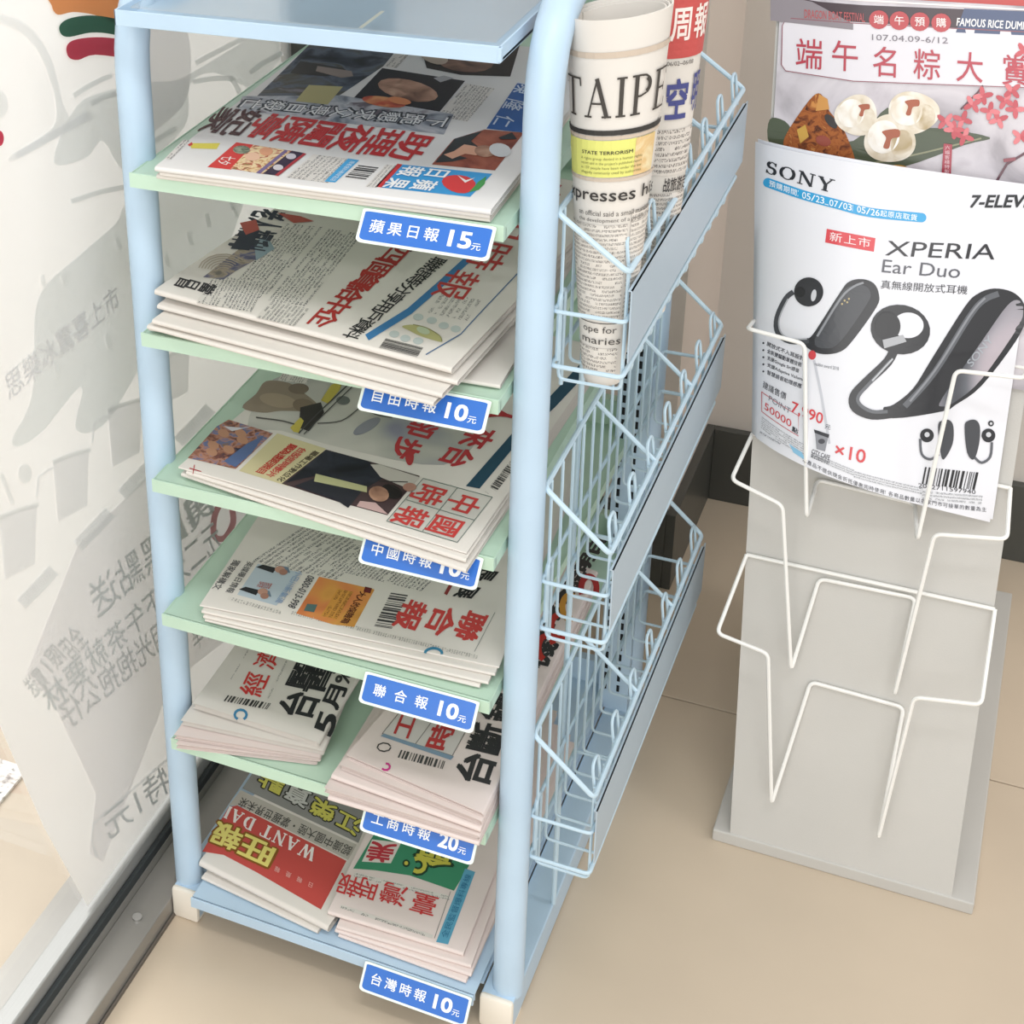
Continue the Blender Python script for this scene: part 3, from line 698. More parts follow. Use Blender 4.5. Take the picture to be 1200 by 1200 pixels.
P.patch('text_block', (215, 164), (193, 186), (222, 165), BT, 14, 2)
P.poly('news_photo', [(296, 118), (345, 70), (378, 37), (476, 45), (449, 78), (380, 124)], photo('night_scene', ['#14171c', '#2e3540', '#5a6270', '#4c4a3c', '#857f8c'], 22, 6), 1)
P.poly('news_photo', [(346, 119), (362, 100), (402, 102), (384, 123)], '#b0a878', 2); P.poly('news_photo', [(340, 86), (352, 72), (402, 80), (410, 86), (380, 90)], '#3a3836', 2)
P.poly('news_photo', [(372, 78), (412, 84), (414, 90), (400, 92), (370, 84)], '#8c7f78', 3)
P.poly('portrait', [(402, 128), (448, 80), (545, 95), (512, 135)], '#23232a', 1)
P.blob('portrait', (478, 106), 36, 12, photo('skin_print', ['#5f3f33', '#96705d', '#b58b74', '#c9a48c'], 45, 7, 3, .6), 2, 12); P.blob('portrait', (450, 120), 26, 6, photo('flame_print', ['#8a3428', '#c0563c', '#dc9a66'], 60, 2, 3, .6), 3, 8); P.blob('portrait', (468, 119), 14, 4, '#d98a5c', 4, 10); P.poly('portrait', [(508, 92), (520, 89), (532, 92), (516, 97)], '#a9a9ac', 2)
P.poly('portrait', [(500, 80), (490, 46), (610, 50), (598, 90), (540, 88)], '#1c1a1e', 1)
P.blob('portrait', (545, 72), 34, 13, photo('skin_dark_print', ['#2f211e', '#6b4c40', '#8f6b5a'], 40, 2, 3, .6), 2, 5); P.blob('portrait', (508, 66), 18, 9, '#b5a596', 3, 20)
P.patch('text_block', (546, 98), (512, 136), (580, 104), BTL, 16, 8)
P.patch('text_block', (478, 48), (450, 78), (492, 50), BTL, 18, 3)
P.finish(R)

# ---- shelf 2: fanned pile of broadsheets drooping over the edge
DS = ZS[1]+.0001
def droop(amt, v0=.0): return lambda u, v: -amt*max(0, (.12-v))/.12*(.3+.7*u)
pile2 = [((174, 384), (586, 452), .38, 0, .0035), ((172, 383), (508, 472), .40, .0, .004), ((178, 378), (518, 462), .40, 0, .0045), ((184, 362), (536, 447), .40, 0, .0045), ]
zz = DS+.0003
for k, (fl, fr, dp, _, th) in enumerate(pile2):
    q = quad(zz+th, fl, fr, dp)
    R, P = paper(q, zz, th, flat if k == 0 else (lambda u, v, k=k: .0013*(1-u)*k), 3, 'front', ['bottom newspaper on the second shelf, pushed right of the rest', 'second-lowest newspaper of the fanned pile on the second shelf', 'middle newspaper of the fanned second-shelf pile, bold characters at its left', 'newspaper just under the top one on the second shelf'][k], 'newspapers on the second shelf', seed=20+k)
    if k == 2:
        P.text('headline', '自由時', (196, 365), (186, 377), (248, 378), '#2b2b2d', 1, .03) if False else None
        for i, ch in enumerate('自日當'):
            P.text('headline', ch, (190+17*i, 362+4*i), (182+17*i, 372+4*i), (208+17*i, 366+4*i), '#333335', 1, .04)
        P.barcode('barcode', (430, 432), (424, 440), (500, 456), '#3a3a3c', 34, 1)
        P.patch('text_block', (262, 374), (256, 380), (330, 392), BTL, 3, 20, 1)
    zz += th+.0006
TOP2 = .7335
q = quad(TOP2, (181, 346), (529, 432), .40)
R, P = paper(q, TOP2-.0055, .0055, lambda u, v: .0052*(1-u), 4, 'front', 'top newspaper on the second shelf, with red headline and small island map', 'newspapers on the second shelf', seed=29)
for ch, x, y in (('自', 640, 222), ('由', 610, 262), ('時', 578, 296), ('報', 540, 330)):
    P.text('masthead', ch, (x-12, y-16), (x-38, y+16), (x+28, y-8), '#b8403d', 2, .01)
P.line('masthead', [(615, 312), (560, 370), (540, 392), (499, 416)], 1.3, '#4f6f94', 2)
P.line('masthead', [(556, 297), (520, 330), (480, 365), (430, 396)], 8, '#3f79ab', 2)
for i, ch in enumerate('聯想等分享用戶資料'):
    x, y = 512-12*i, 303+10.3*i; P.text('subheading', ch, (x-4, y-3), (x-17, y+9), (x+14, y+2), '#2a2b2d', 2, .02)
for i, ch in enumerate('傳四個資給中企'):
    x, y = 492-16.5*i, 282+15*i; P.text('headline', ch, (x-16, y-12), (x-36, y+8), (x+11, y-6), '#a9332f' if i else '#4a2c2c', 2, .04)
P.patch('text_block', (455, 300), (280, 372), (500, 308), BT, 60, 3) if False else None
for i, (a, b_, c_) in enumerate((((335, 262), (262, 345), (378, 266)), ((384, 268), (312, 352), (425, 274)), ((318, 352), (300, 372), (362, 362)))):
    P.patch('text_block', a, b_, c_, BT, 34, 9)
P.patch('text_block', (250, 322), (230, 355), (312, 332), BT, 14, 14)
P.patch('text_block', (516, 342), (498, 366), (564, 352), BTL, 16, 6)
P.poly('map', [(471, 383), (484, 381), (500, 385), (515, 394), (518, 401), (508, 399), (492, 394), (480, 388)], '#b3b07a', 2); P.blob('map', (496, 388), 8, 4, '#b7c3a4', 3, 20); P.line('map', [(484, 381), (500, 385), (515, 394), (518, 401)], 1, '#8d8a60', 3)
for x, y in ((490, 372), (506, 376), (520, 382), (534, 386), (462, 392), (475, 397), (490, 400)): P.blob('map', (x, y), 6, 4, '#b9c2bf', 2)
P.barcode('barcode', (452, 397), (444, 408), (496, 408), '#444', 30)
P.text('subheading', '自', (212, 324), (202, 336), (226, 328), '#2d2d2f', 2, .05); P.text('subheading', '日', (224, 326), (214, 338), (238, 330), '#2d2d2f', 2, .05); P.text('subheading', '當', (240, 330), (230, 342), (256, 335), '#2d2d2f', 2, .05)
P.poly('photograph', [(238, 325), (288, 286), (322, 292), (276, 318), (262, 328)], photo('feather_print', ['#2f3450', '#5d5f7c', '#a89a86', '#6a665f'], 60, 8), 1)
for k in range(7): P.line('photograph', arc(262, 318, 8+3.6*k, 4+2.6*k, -170, -40, 6), 1.2, '#b0a493', 3)
P.poly('photograph', [(298, 284), (312, 276), (322, 292), (300, 306)], '#8fa3ad', 2)
P.text('subheading', '老人福利', (300, 244), (268, 288), (340, 250), '#2c3440', 2, .06); P.poly('subheading', [(270, 292), (285, 270), (304, 272), (292, 294)], '#2c3440', 2)
P.poly('subheading', [(281, 262), (300, 258), (304, 270), (288, 276)], '#b4574a', 3); P.poly('subheading', [(325, 250), (352, 254), (368, 260), (344, 262)], '#b4574a', 3)
P.finish(R)

# ---- shelf 3
DS = ZS[2]+.0001; zz = DS+.0003
for k in range(2):
    q = quad(zz+.004, (212+6*k, 556-2*k), (546, 668-12*k), .385)
    paper(q, zz, .0042, lambda u, v: .0012*(1-u), 2, 'front', ['lowest newspaper of the pile on the third shelf', 'middle newspaper of the pile on the third shelf, under the boxed masthead'][k], 'newspapers on the third shelf', seed=40+k); zz += .0046+.0006
q = quad(.5688, (209, 547), (547, 647), .39)
R, P = paper(q, zz, .5688-zz, lambda u, v: .0008*math.sin(4*u)*(1-v), 3, 'front', 'top newspaper on the third shelf, with square red masthead and suited man', 'newspapers on the third shelf', seed=45)
P.poly('masthead', [(496, 561), (577, 583), (536, 636), (453, 611)], '#c9c6bf', 1)
for a, b_ in (((496, 561), (577, 583)), ((577, 583), (536, 636)), ((536, 636), (453, 611)), ((453, 611), (496, 561)), ((536, 572), (495, 623)), ((476, 586), (556, 610))): P.line('masthead', [a, b_], .9, '#6c7a74', 2)
for ch, o_ in (('中', (535, 576)), ('國', (514, 602)), ('時', (494, 565)), ('報', (473, 591))):
    x, y = o_; P.text('masthead', ch, (x-2, y), (x-18, y+20), (x+34, y+10), '#c0403e', 3, .03)
for ch, o_ in (('來', (566, 498)), ('台', (542, 521)), ('卻', (502, 486)), ('步', (481, 511)), ('人', (590, 470))):
    x, y = o_; P.text('headline', ch, (x-12, y), (x-32, y+22), (x+20, y+8), '#b2373c', 2, .05)
P.poly('banner', [(562, 573), (546, 570), (604, 504), (640, 470), (650, 478), (610, 515)], '#25485c', 2); P.poly('banner', [(650, 478), (640, 470), (700, 405), (712, 412)], '#25485c', 2)
P.barcode('barcode', (594, 546), (574, 572), (602, 550), '#444', 26); P.patch('text_block', (596, 538), (566, 575), (602, 542), BTL, 22, 1)
P.poly('photograph', [(330, 567), (382, 527), (430, 540), (492, 558), (454, 604), (395, 588)], '#4a3a3c', 1)
P.poly('photograph', [(335, 566), (382, 528), (432, 541), (450, 560), (430, 572), (370, 558)], photo('suit_print', ['#17181f', '#262833', '#3a3c48'], 25, 4), 2)
P.poly('photograph', [(345, 570), (372, 560), (425, 575), (408, 596), (396, 588)], '#2a2b33', 3)
P.poly('photograph', [(370, 556), (430, 571), (430, 578), (368, 565)], '#b9b98c', 4)
P.blob('photograph', (444, 580), 12, 9, photo('skin_print', ['#5f3f33', '#96705d', '#b58b74', '#c9a48c'], 45, 7, 3, .6), 5, 15); P.blob('photograph', (459, 577), 13, 8, '#241f20', 4, 20); P.poly('photograph', [(422, 588), (440, 590), (455, 604), (418, 594)], '#c6a7a4', 4)
P.poly('photograph', [(434, 545), (445, 545), (492, 560), (480, 574), (446, 560)], '#bfbab2', 3); P.line('photograph', [(444, 565), (478, 566)], 1, '#34302f', 5); P.line('photograph', [(455, 568), (474, 579)], 1, '#34302f', 5); P.blob('photograph', (480, 572), 8, 5, '#a87f70', 5)
P.poly('family_photo', [(220, 537), (254, 500), (268, 492), (320, 508), (276, 550)], photo('family_print', ['#2c2f45', '#7b4b3f', '#b5826a', '#5d6f9a', '#8c6b48'], 90, 11), 1)
for x, y in ((262, 508), (250, 522), (284, 516), (268, 527), (282, 508), (248, 530)): P.blob('family_photo', (x, y), 7, 4.5, '#b98a6e', 2, 20)
P.poly('family_photo', [(262, 500), (284, 502), (300, 499), (272, 506)], '#d2cfd6', 3); P.poly('family_photo', [(290, 520), (310, 510), (296, 530), (276, 548), (262, 541)], '#566a94', 2)
P.poly('caption_box', [(280, 552), (325, 508), (382, 526), (338, 570)], '#cfc59c', 1)
P.text('caption_box', '願為遠距照目', (345, 520), (304, 556), (352, 526), '#bb3a34', 2, .03) if False else None
for i, ch in enumerate('願為遠距照目'): P.text('caption_box', ch, (340-7*i, 520+5.6*i), (333-7*i, 526+5.6*i), (350-7*i, 523+5.6*i), '#bb3f36', 2, .05)
for i, ch in enumerate('台股即時影片'): P.text('caption_box', ch, (352-7*i, 524+5.6*i), (345-7*i, 530+5.6*i), (361-7*i, 527+5.6*i), '#c2564c', 2, .05)
for i, ch in enumerate('職場工作數位化'): P.text('caption_box', ch, (368-6.4*i, 528+5*i), (362-6.4*i, 533+5*i), (375-6.4*i, 531+5*i), '#4d4435', 2, .03)
P.line('crop_marks', [(228, 545), (226, 556)], 1, '#b03a40', 2); P.line('crop_marks', [(222, 549), (236, 553)], 1, '#b03a40', 2)
# cartoon of the seated figures
P.poly('cartoon', [(290, 500), (320, 445), (380, 440), (470, 470), (560, 500), (520, 545), (400, 525), (330, 505)], photo('wash_print', ['#8f8fa0', '#b3b2ac', '#c5c2bb', '#cfcac2'], 9, 5, 2, .8), 1)
P.poly('cartoon', [(284, 478), (300, 462), (312, 447), (338, 449), (352, 458), (372, 474), (368, 482), (330, 482), (308, 484)], '#8f8170', 2)
P.blob('cartoon', (326, 470), 22, 8, '#a3927d', 3, 10); P.blob('cartoon', (356, 476), 13, 8, '#80705f', 3, 10); P.blob('cartoon', (350, 456), 12, 6, '#77695a', 3)
P.poly('cartoon', [(352, 478), (376, 472), (380, 484), (362, 506), (350, 502)], '#34302e', 3); P.poly('cartoon', [(340, 502), (352, 490), (356, 494), (350, 508), (344, 507)], '#c4b452', 4)
P.poly('cartoon', [(376, 470), (388, 452), (402, 446), (398, 458), (384, 474)], '#c4b452', 4); P.line('cartoon', [(350, 509), (372, 486), (410, 450)], 1.5, '#4a4a48', 5); P.line('cartoon', [(356, 510), (378, 488), (415, 452)], 1.2, '#4a4a48', 5)
P.line('cartoon', [(300, 490), (330, 494), (345, 498)], 1.6, '#55534f', 4); P.line('cartoon', [(372, 497), (400, 494), (420, 480)], 1.3, '#55534f', 4)
P.blob('cartoon', (402, 470), 8, 5, '#6e716e', 4); P.blob('cartoon', (430, 500), 18, 6, '#8d8e97', 2, -30); P.line('cartoon', [(425, 476), (440, 486), (460, 490)], 2, '#5f625f', 4)
P.blob('cartoon', (480, 536), 5, 10, '#ac3a3c', 3)
P.patch('text_block', (332, 436), (326, 446), (365, 440), BTL, 4, 10)
P.finish(R)

# ---- shelf 4
DS = ZS[3]+.0001; zz = DS+.0003
for k in range(3):
    q = quad(zz+.003, ((240, 726), (238, 722), (236, 716))[k], ((562, 804), (572, 800), (580, 790))[k], .37)
    R, P = paper(q, zz, .0032, flat, 2, 'front', ['bottom newspaper on the fourth shelf, poking out in front, blue logo near its fold', 'second-lowest newspaper of the pile on the fourth shelf', 'newspaper just below the top one on the fourth shelf'][k], 'newspapers on the fourth shelf', seed=60+k)
    if k == 0:
        P.line('logo', arc(489, 779, 9, 5, 180, 360, 8), 3, '#3f86a8', 1); P.patch('text_block', (425, 752), (424, 757), (470, 767), BTL, 2, 14, 1); P.patch('text_block', (520, 781), (519, 786), (538, 787), BTL, 2, 8, 1)
        P.finish(R)
    zz += .0037
q = quad(.4205, (234, 709), (585, 781), .38)
R, P = paper(q, zz, .4205-zz, lambda u, v: .0006*math.sin(5*u), 3, 'front', 'top newspaper on the fourth shelf, with three red characters and orange advert', 'newspapers on the fourth shelf', seed=66)
for ch, x, y in (('聯', 546, 714), ('合', 512, 708), ('報', 476, 701)):
    P.text('masthead', ch, (x, y), (x-18, y+32), (x+28, y+8), '#bf4340', 2, .05)
P.poly('masthead', [(470, 705), (477, 704), (582, 716), (583, 718), (556, 766), (553, 765)], '#c9c8c1', 1) if False else None
P.line('masthead', [(580, 718), (556, 764)], .8, '#8f928c', 2)
P.text('headline', '長孫', (562, 666), (535, 695), (585, 672), '#242628', 2, .04) if False else None
for ch, x, y in (('展', 544, 688), ('長', 566, 668)): P.text('headline', ch, (x, y-4), (x-14, y+11), (x+22, y), '#242628', 2, .06)
P.line('headline', [(531, 681), (522, 697)], 4, '#8c3a38', 2)
P.poly('advert', [(347, 719), (374, 676), (439, 691), (415, 735), (390, 732)], photo('orange_advert', ['#c98f45', '#d99b4e', '#d98a50', '#cf7a48'], 14, 3, 1), 1)
for i, ch in enumerate('大人的保險箱'): P.text('advert', ch, (422-3.8*i, 693+6.2*i), (417-3.8*i, 699+6.2*i), (431-3.8*i, 695+6.2*i), '#5a2f22', 2, .04)
P.patch('advert', (396, 690), (376, 722), (414, 694), body_text('advert_text', '#8a5a2e', '#d39748', .5), 14, 3, 2)
P.poly('advert', [(428, 688), (436, 690), (434, 696), (426, 694)], '#6a2a2c', 3); P.poly('advert', [(360, 708), (372, 709), (368, 718), (356, 716)], '#54706e', 2)
P.barcode('barcode', (458, 695), (438, 735), (478, 698), '#3d3d3f', 30)
P.text('advert', '0800-013-998', (361, 674), (337, 711), (369, 677), '#3a3d44', 2, .02)
P.poly('photo_strip', [(278, 697), (302, 661), (352, 671), (324, 710)], '#b5c2cc', 1)
for x, y in ((312, 667), (292, 693)): P.poly('photo_strip', [(x-12, y-2), (x-4, y-5), (x+12, y-1), (x+8, y+5)], '#26282c', 2); P.blob('photo_strip', (x+16, y+1), 6, 4, '#b98e7c', 3)
for x, y in ((332, 671), (310, 699)): P.blob('photo_strip', (x, y), 5, 3.5, '#a37868', 3); P.poly('photo_strip', [(x-6, y-8), (x+6, y-6), (x+8, y+1), (x-4, y-2)], '#6d7f90', 2)
P.text('photo_strip', '國軍招募', (304, 682), (300, 688), (320, 685), '#b0574c', 3)
P.text('photo_strip', '小巴川新氣流', (348, 669), (322, 706), (356, 671), '#8aa3c4', 3, .02)
P.text('subheading', '英媒曝日情報', (290, 658), (264, 694), (298, 660), '#4e5052', 2, .01); P.text('subheading', '獨家解構文', (274, 656), (248, 690), (283, 658), '#4e5052', 2, .01)
P.patch('text_block', (360, 612), (292, 658), (460, 632), BT, 30, 14)
P.patch('text_block', (420, 645), (352, 668), (530, 666), BT, 12, 26) if False else P.patch('text_block', (400, 640), (372, 664), (520, 668), BT, 10, 24)
P.patch('text_block', (268, 699), (266, 703), (330, 716), BTL, 2, 16); P.patch('text_block', (342, 716), (340, 720), (560, 768), BTL, 2, 70)
P.line('logo', arc(508, 766, 10, 6, 180, 370, 8), 3.2, '#3f86a8', 2)
P.finish(R)

# ---- shelf 5 left: quarter-folded financial papers, fold on the right
DS = ZS[4]+.0001
pl5 = [((206, 872), (372, 892), .0050), ((204, 862), (376, 888), .0050), ((212, 846), (380, 880), .0055), ]
zz = DS+.0003
for k, (fl, fr, th) in enumerate(pl5):
    q = quad(zz+th, fl, fr, .195)
    paper(q, zz, th, lambda u, v, k=k: .0011*k*(1-u), 3, 'right', ['bottom folded newspaper of the left pile on the fifth shelf', 'second folded newspaper from the bottom, left pile of the fifth shelf', 'third folded newspaper from the bottom, left pile of the fifth shelf'][k], 'folded newspapers at the left of the fifth shelf', PAPER2 if k < 2 else PAPER, seed=80+k)
    zz += th+.0004
q = quad(.284, (226, 826), (374, 868), .20)
R, P = paper(q, zz, .0062, lambda u, v: .005*(1-u)*(1-.3*v), 4, 'right', 'top folded newspaper of the left fifth-shelf pile, huge black characters beside two red ones', 'folded newspapers at the left of the fifth shelf', seed=88)
for ch, x, y, w_ in (('經', 283, 812, 1), ('濟', 298, 778, 1)):
    P.text('masthead', ch, (x-4, y+5), (x+10, y-24), (x+26, y+11), '#c83a36', 2, .01) if False else P.text('masthead', ch, (x+26, y+8), (x+36, y-22), (x-4, y-2), '#c83a36', 2, .02) if False else None
def up180(part, ch, x, y, dx, dy, ux, uy, c, bold=.03, L=2): P.text(part, ch, (x, y), (x+dx, y+dy), (x+ux, y+uy), c, L, bold)
up180('masthead', '經', 306, 818, 12, -26, -28, -6, '#c83a36', .02); up180('masthead', '濟', 321, 786, 11, -22, -26, -6, '#c83a36', .02)
up180('headline', '台', 364, 846, 14, -30, -42, -10, '#2c2d2f', .05); up180('headline', '醫', 378, 815, 18, -37, -46, -10, '#2c2d2f', .06)
up180('headline', '5', 388, 863, 8, -22, -20, -8, '#2c2d2f', .05); up180('headline', '月', 396, 833, 14, -30, -22, -6, '#2c2d2f', .06); up180('headline', '%', 408, 803, 6, -16, -16, -4, '#3c3c3c', .04)
P.barcode('barcode', (262, 822), (314, 832), (267, 815), '#333', 30)
P.line('logo', arc(282, 838, 7, 6, 120, 420, 10), 3, '#3f80a6', 2)
P.patch('text_block', (272, 797), (292, 763), (270, 796), BTL, 16, 1); P.patch('text_block', (316, 820), (338, 775), (313, 819), BTL, 20, 1)
P.poly('headline', [(352, 772), (384, 778), (398, 786), (392, 790), (352, 776)], '#2c2d2f', 2)
P.finish(R)

# ---- shelf 5 right: pale folded papers, loose, overhanging
pl5 = [((384, 934), (562, 988), .0048), ((380, 924), (574, 984), .0052), ((388, 910), (572, 975), .0052), ((398, 898), (574, 966), .0054)]
zz = DS+.0003
for k, (fl, fr, th) in enumerate(pl5):
    q = quad(zz+th, fl, fr, .39)
    paper(q, zz, th, lambda u, v, k=k: .0003*k+.0006*k*(1-u)*.8, 3, 'right' if k % 2 else 'front', ['bottom folded newspaper of the right pile on the fifth shelf', 'second folded newspaper from the bottom, right pile of the fifth shelf', 'middle folded newspaper of the right pile on the fifth shelf', 'folded newspaper just beneath the top of the right fifth-shelf pile'][k], 'folded newspapers at the right of the fifth shelf', PAPER2, seed=100+k)
    zz += th+.0006
q = quad(.2865, (406, 886), (577, 957), .40)
R, P = paper(q, zz+.0002, .0052, lambda u, v: .0015*(1-u), 3, 'right', 'top folded newspaper of the right fifth-shelf pile, black characters and small red masthead', 'folded newspapers at the right of the fifth shelf', PAPER2, seed=108)
P.poly('masthead', [(448, 860), (476, 828), (552, 848), (530, 886)], '#cdc8c4', 1)
for a, b_ in (((448, 860), (530, 886)), ((530, 886), (552, 846)), ((487, 872), (512, 838)), ((448, 860), (472, 830))): P.line('masthead', [a, b_], .8, '#77746f', 2)
up180('masthead', '工', 480, 867, 10, -26, -22, -6, '#b23c3c', .05, 3); up180('masthead', '時', 522, 882, 14, -32, -26, -6, '#b23c3c', .05, 3)
P.poly('masthead', [(446, 863), (450, 860), (532, 887), (528, 891)], '#7f97ab', 2)
up180('headline', '台', 572, 925, 12, -36, -42, -12, '#353536', .06); up180('headline', '斷', 586, 888, 12, -34, -42, -10, '#353536', .06); up180('headline', '鏈', 600, 850, 14, -32, -40, -10, '#353536', .06); up180('headline', '危', 616, 815, 14, -32, -38, -9, '#353536', .06); up180('headline', '機', 640, 785, 16, -30, -34, -8, '#353536', .06)
for i in range(6): up180('headline', '記者會說明白'[i], 640+12*i, 752-20*i, 12, -20, -18, -5, '#3a3635', .08)
for i, (x, y) in enumerate(((655, 735), (668, 712), (640, 760), (690, 690))): P.line('ornament', arc(x, y, 9, 14, 30+40*i, 260+40*i, 8), 7, ('#b8372f', '#c98f3a', '#b8372f', '#a83030')[i], 3)
P.barcode('barcode', (466, 888), (520, 902), (470, 879), '#454545', 30); P.line('logo', arc(450, 876, 8, 5, 0, 350, 8), 1.6, '#4c4a48', 2); P.line('logo', arc(452, 899, 5, 4, -90, 150, 6), 2.5, '#c43b86', 2)
P.finish(R)

# ---- bottom tray
DS = .0515+.0001; zz = DS+.0003
q = quad(.056, (236, 1028), (372, 1092), .34)
paper(q, zz, .004, lambda u, v: .0004, 2, 'front', 'lower folded newspaper at the left of the bottom tray', 'newspapers at the left of the bottom tray', seed=120)
q = quad(.0615, (226, 1014), (384, 1090), .34, skew=(-.01, 0))
R, P = paper(q, zz+.0048, .0085, lambda u, v: .0045*(1-u)*max(0, 1-v*1.6)+.0008*math.sin(5*v), 3, 'front', 'upper folded newspaper at the bottom tray\'s left, red box with yellow characters', 'newspapers at the left of the bottom tray', seed=121)
P.poly('masthead', [(237, 998), (268, 946), (278, 944), (406, 1009), (376, 1066), (300, 1022), (262, 1002)], '#c4504a', 1)
def flip(part, ch, x, y, dx, dy, ux, uy, c, bold=.03, L=2): P.text(part, ch, (x, y), (x+dx, y+dy), (x+ux, y+uy), c, L, bold)
flip('masthead', '旺', 328, 993, -39, -18, -14, 27, '#8a5a24', .12, 2); flip('masthead', '報', 289, 974, -33, -13, -13, 26, '#8a5a24', .12, 2)
P.inks['masthead']['v'] = P.inks['masthead']['v']
flip('masthead', '旺', 327, 993, -38, -17, -13, 26, '#e8dc7e', .05, 3); flip('masthead', '報', 288, 974, -32, -12, -12, 25, '#e8dc7e', .05, 3)
P.strokes('masthead', 'WANT DAI', (372, 996), (268, 945), (366, 1010), '#efe7e4', 3, .2, .09, .14)
flip('masthead', '台灣唯一', 350, 1030, -34, -16, -5, 10, '#e9b9b2', .0, 3) if False else None
for i, ch in enumerate('日報是報'): P.text('masthead', ch, (368-13*i, 1036-6*i), (362-13*i, 1033-6*i), (366-13*i, 1042-6*i), '#e3a9a2', 3, .02)
P.poly('subheading', [(268, 944), (282, 926), (418, 990), (408, 1008), (280, 944)], '#b9b4ab', 1)
P.text('subheading', '認識中國大陸・掌握世界未來', (414, 993), (284, 934), (408, 1004), '#4a4946', 2, .01)
P.poly('headline', [(284, 924), (300, 900), (440, 940), (420, 988)], '#8f8f8c', 1)
for i, (ch, c_) in enumerate((('江', '#cfca62'), ('榮', '#cfca62'), ('資', '#c9c9c4'), ('點', '#cfca62'))):
    x, y = 427-30*i, 962-16*i
    flip('headline', ch, x, y, -28, -14, -9, 20, '#2e2e2a', .1, 2); flip('headline', ch, x-.5, y, -27, -13.5, -8.5, 19.5, c_, .045, 3)
P.finish(R)

pl6 = [((392, 1094), (546, 1150), .0040), ((388, 1088), (552, 1142), .0044), ((390, 1084), (552, 1132), .0044)]
zz = DS+.0003
for k, (fl, fr, th) in enumerate(pl6):
    q = quad(zz+th, fl, fr, .37); q = [q[0]+[.004, 0], q[1], q[2], q[3]+[.004, 0]]
    paper(q, zz, th, lambda u, v: 0, 3, 'front', ['bottom folded newspaper of the right pile in the bottom tray', 'second folded newspaper from the bottom in the right pile of the bottom tray', 'third folded newspaper from the bottom in the right pile of the bottom tray'][k], 'newspapers at the right of the bottom tray', PAPER2, seed=130+k)
    zz += th+.0003
q = quad(.0702, (384, 1070), (543, 1118), .38); 
R, P = paper(q, zz, .0052, lambda u, v: .0016*(1-u), 3, 'front', 'top folded newspaper at the bottom tray\'s right, green panel above red characters', 'newspapers at the right of the bottom tray', PAPER2, seed=135)
P.poly('headline', [(414, 1018), (440, 975), (536, 984), (550, 1014), (532, 1044), (480, 1026), (440, 1020)], '#3f8a68', 1)
P.poly('headline', [(424, 1010), (436, 984), (470, 988), (458, 1012)], '#dcd6cf', 2); flip('headline', '美', 466, 990, -30, -4, -10, 22, '#b83a44', .05, 3)
flip('headline', '?', 492, 1006, -16, -5, -8, 22, '#2c3a24', .14, 2) if False else None
P.line('headline', arc(490, 1014, 8, 8, -120, 130, 8), 10, '#24402e', 2); P.line('headline', arc(490, 1014, 8, 8, -120, 130, 8), 5, '#c3bd4e', 3); P.blob('headline', (476, 1012), 4.5, 4.5, '#24402e', 2); P.blob('headline', (476, 1012), 2.4, 2.4, '#c3bd4e', 3)
flip('headline', '命', 534, 1000, -44, -12, -6, 22, '#24402e', .12, 2); flip('headline', '命', 532, 1000, -40, -11, -6, 20, '#c3bd4e', .06, 3)
for i, (ch, x, y) in enumerate((('臺', 516, 1052), ('灣', 480, 1040), ('時', 446, 1034), ('報', 424, 1030))): flip('masthead', ch, x, y, -30 if i < 2 else -24, -8, -8, 24, '#c43b3c', .015, 2)
P.poly('side_strip', [(511, 1104), (545, 1018), (557, 1022), (525, 1107)], '#5fa3c0', 1); P.text('side_strip', '全民監督爆料專線', (555, 1026), (528, 1100), (548, 1024), '#2f6f92', 2) if False else P.text('side_strip', '全民監督爆料專線', (524, 1100), (553, 1026), (516, 1098), '#2f6f92', 2)
P.line('masthead', [(509, 1100), (528, 1045)], .8, '#8d8a86', 2); P.patch('text_block', (416, 1022), (528, 1050), (414, 1027), BTL, 40, 2); P.patch('text_block', (400, 1060), (508, 1096), (398, 1064), BTL, 40, 1)
P.finish(R)

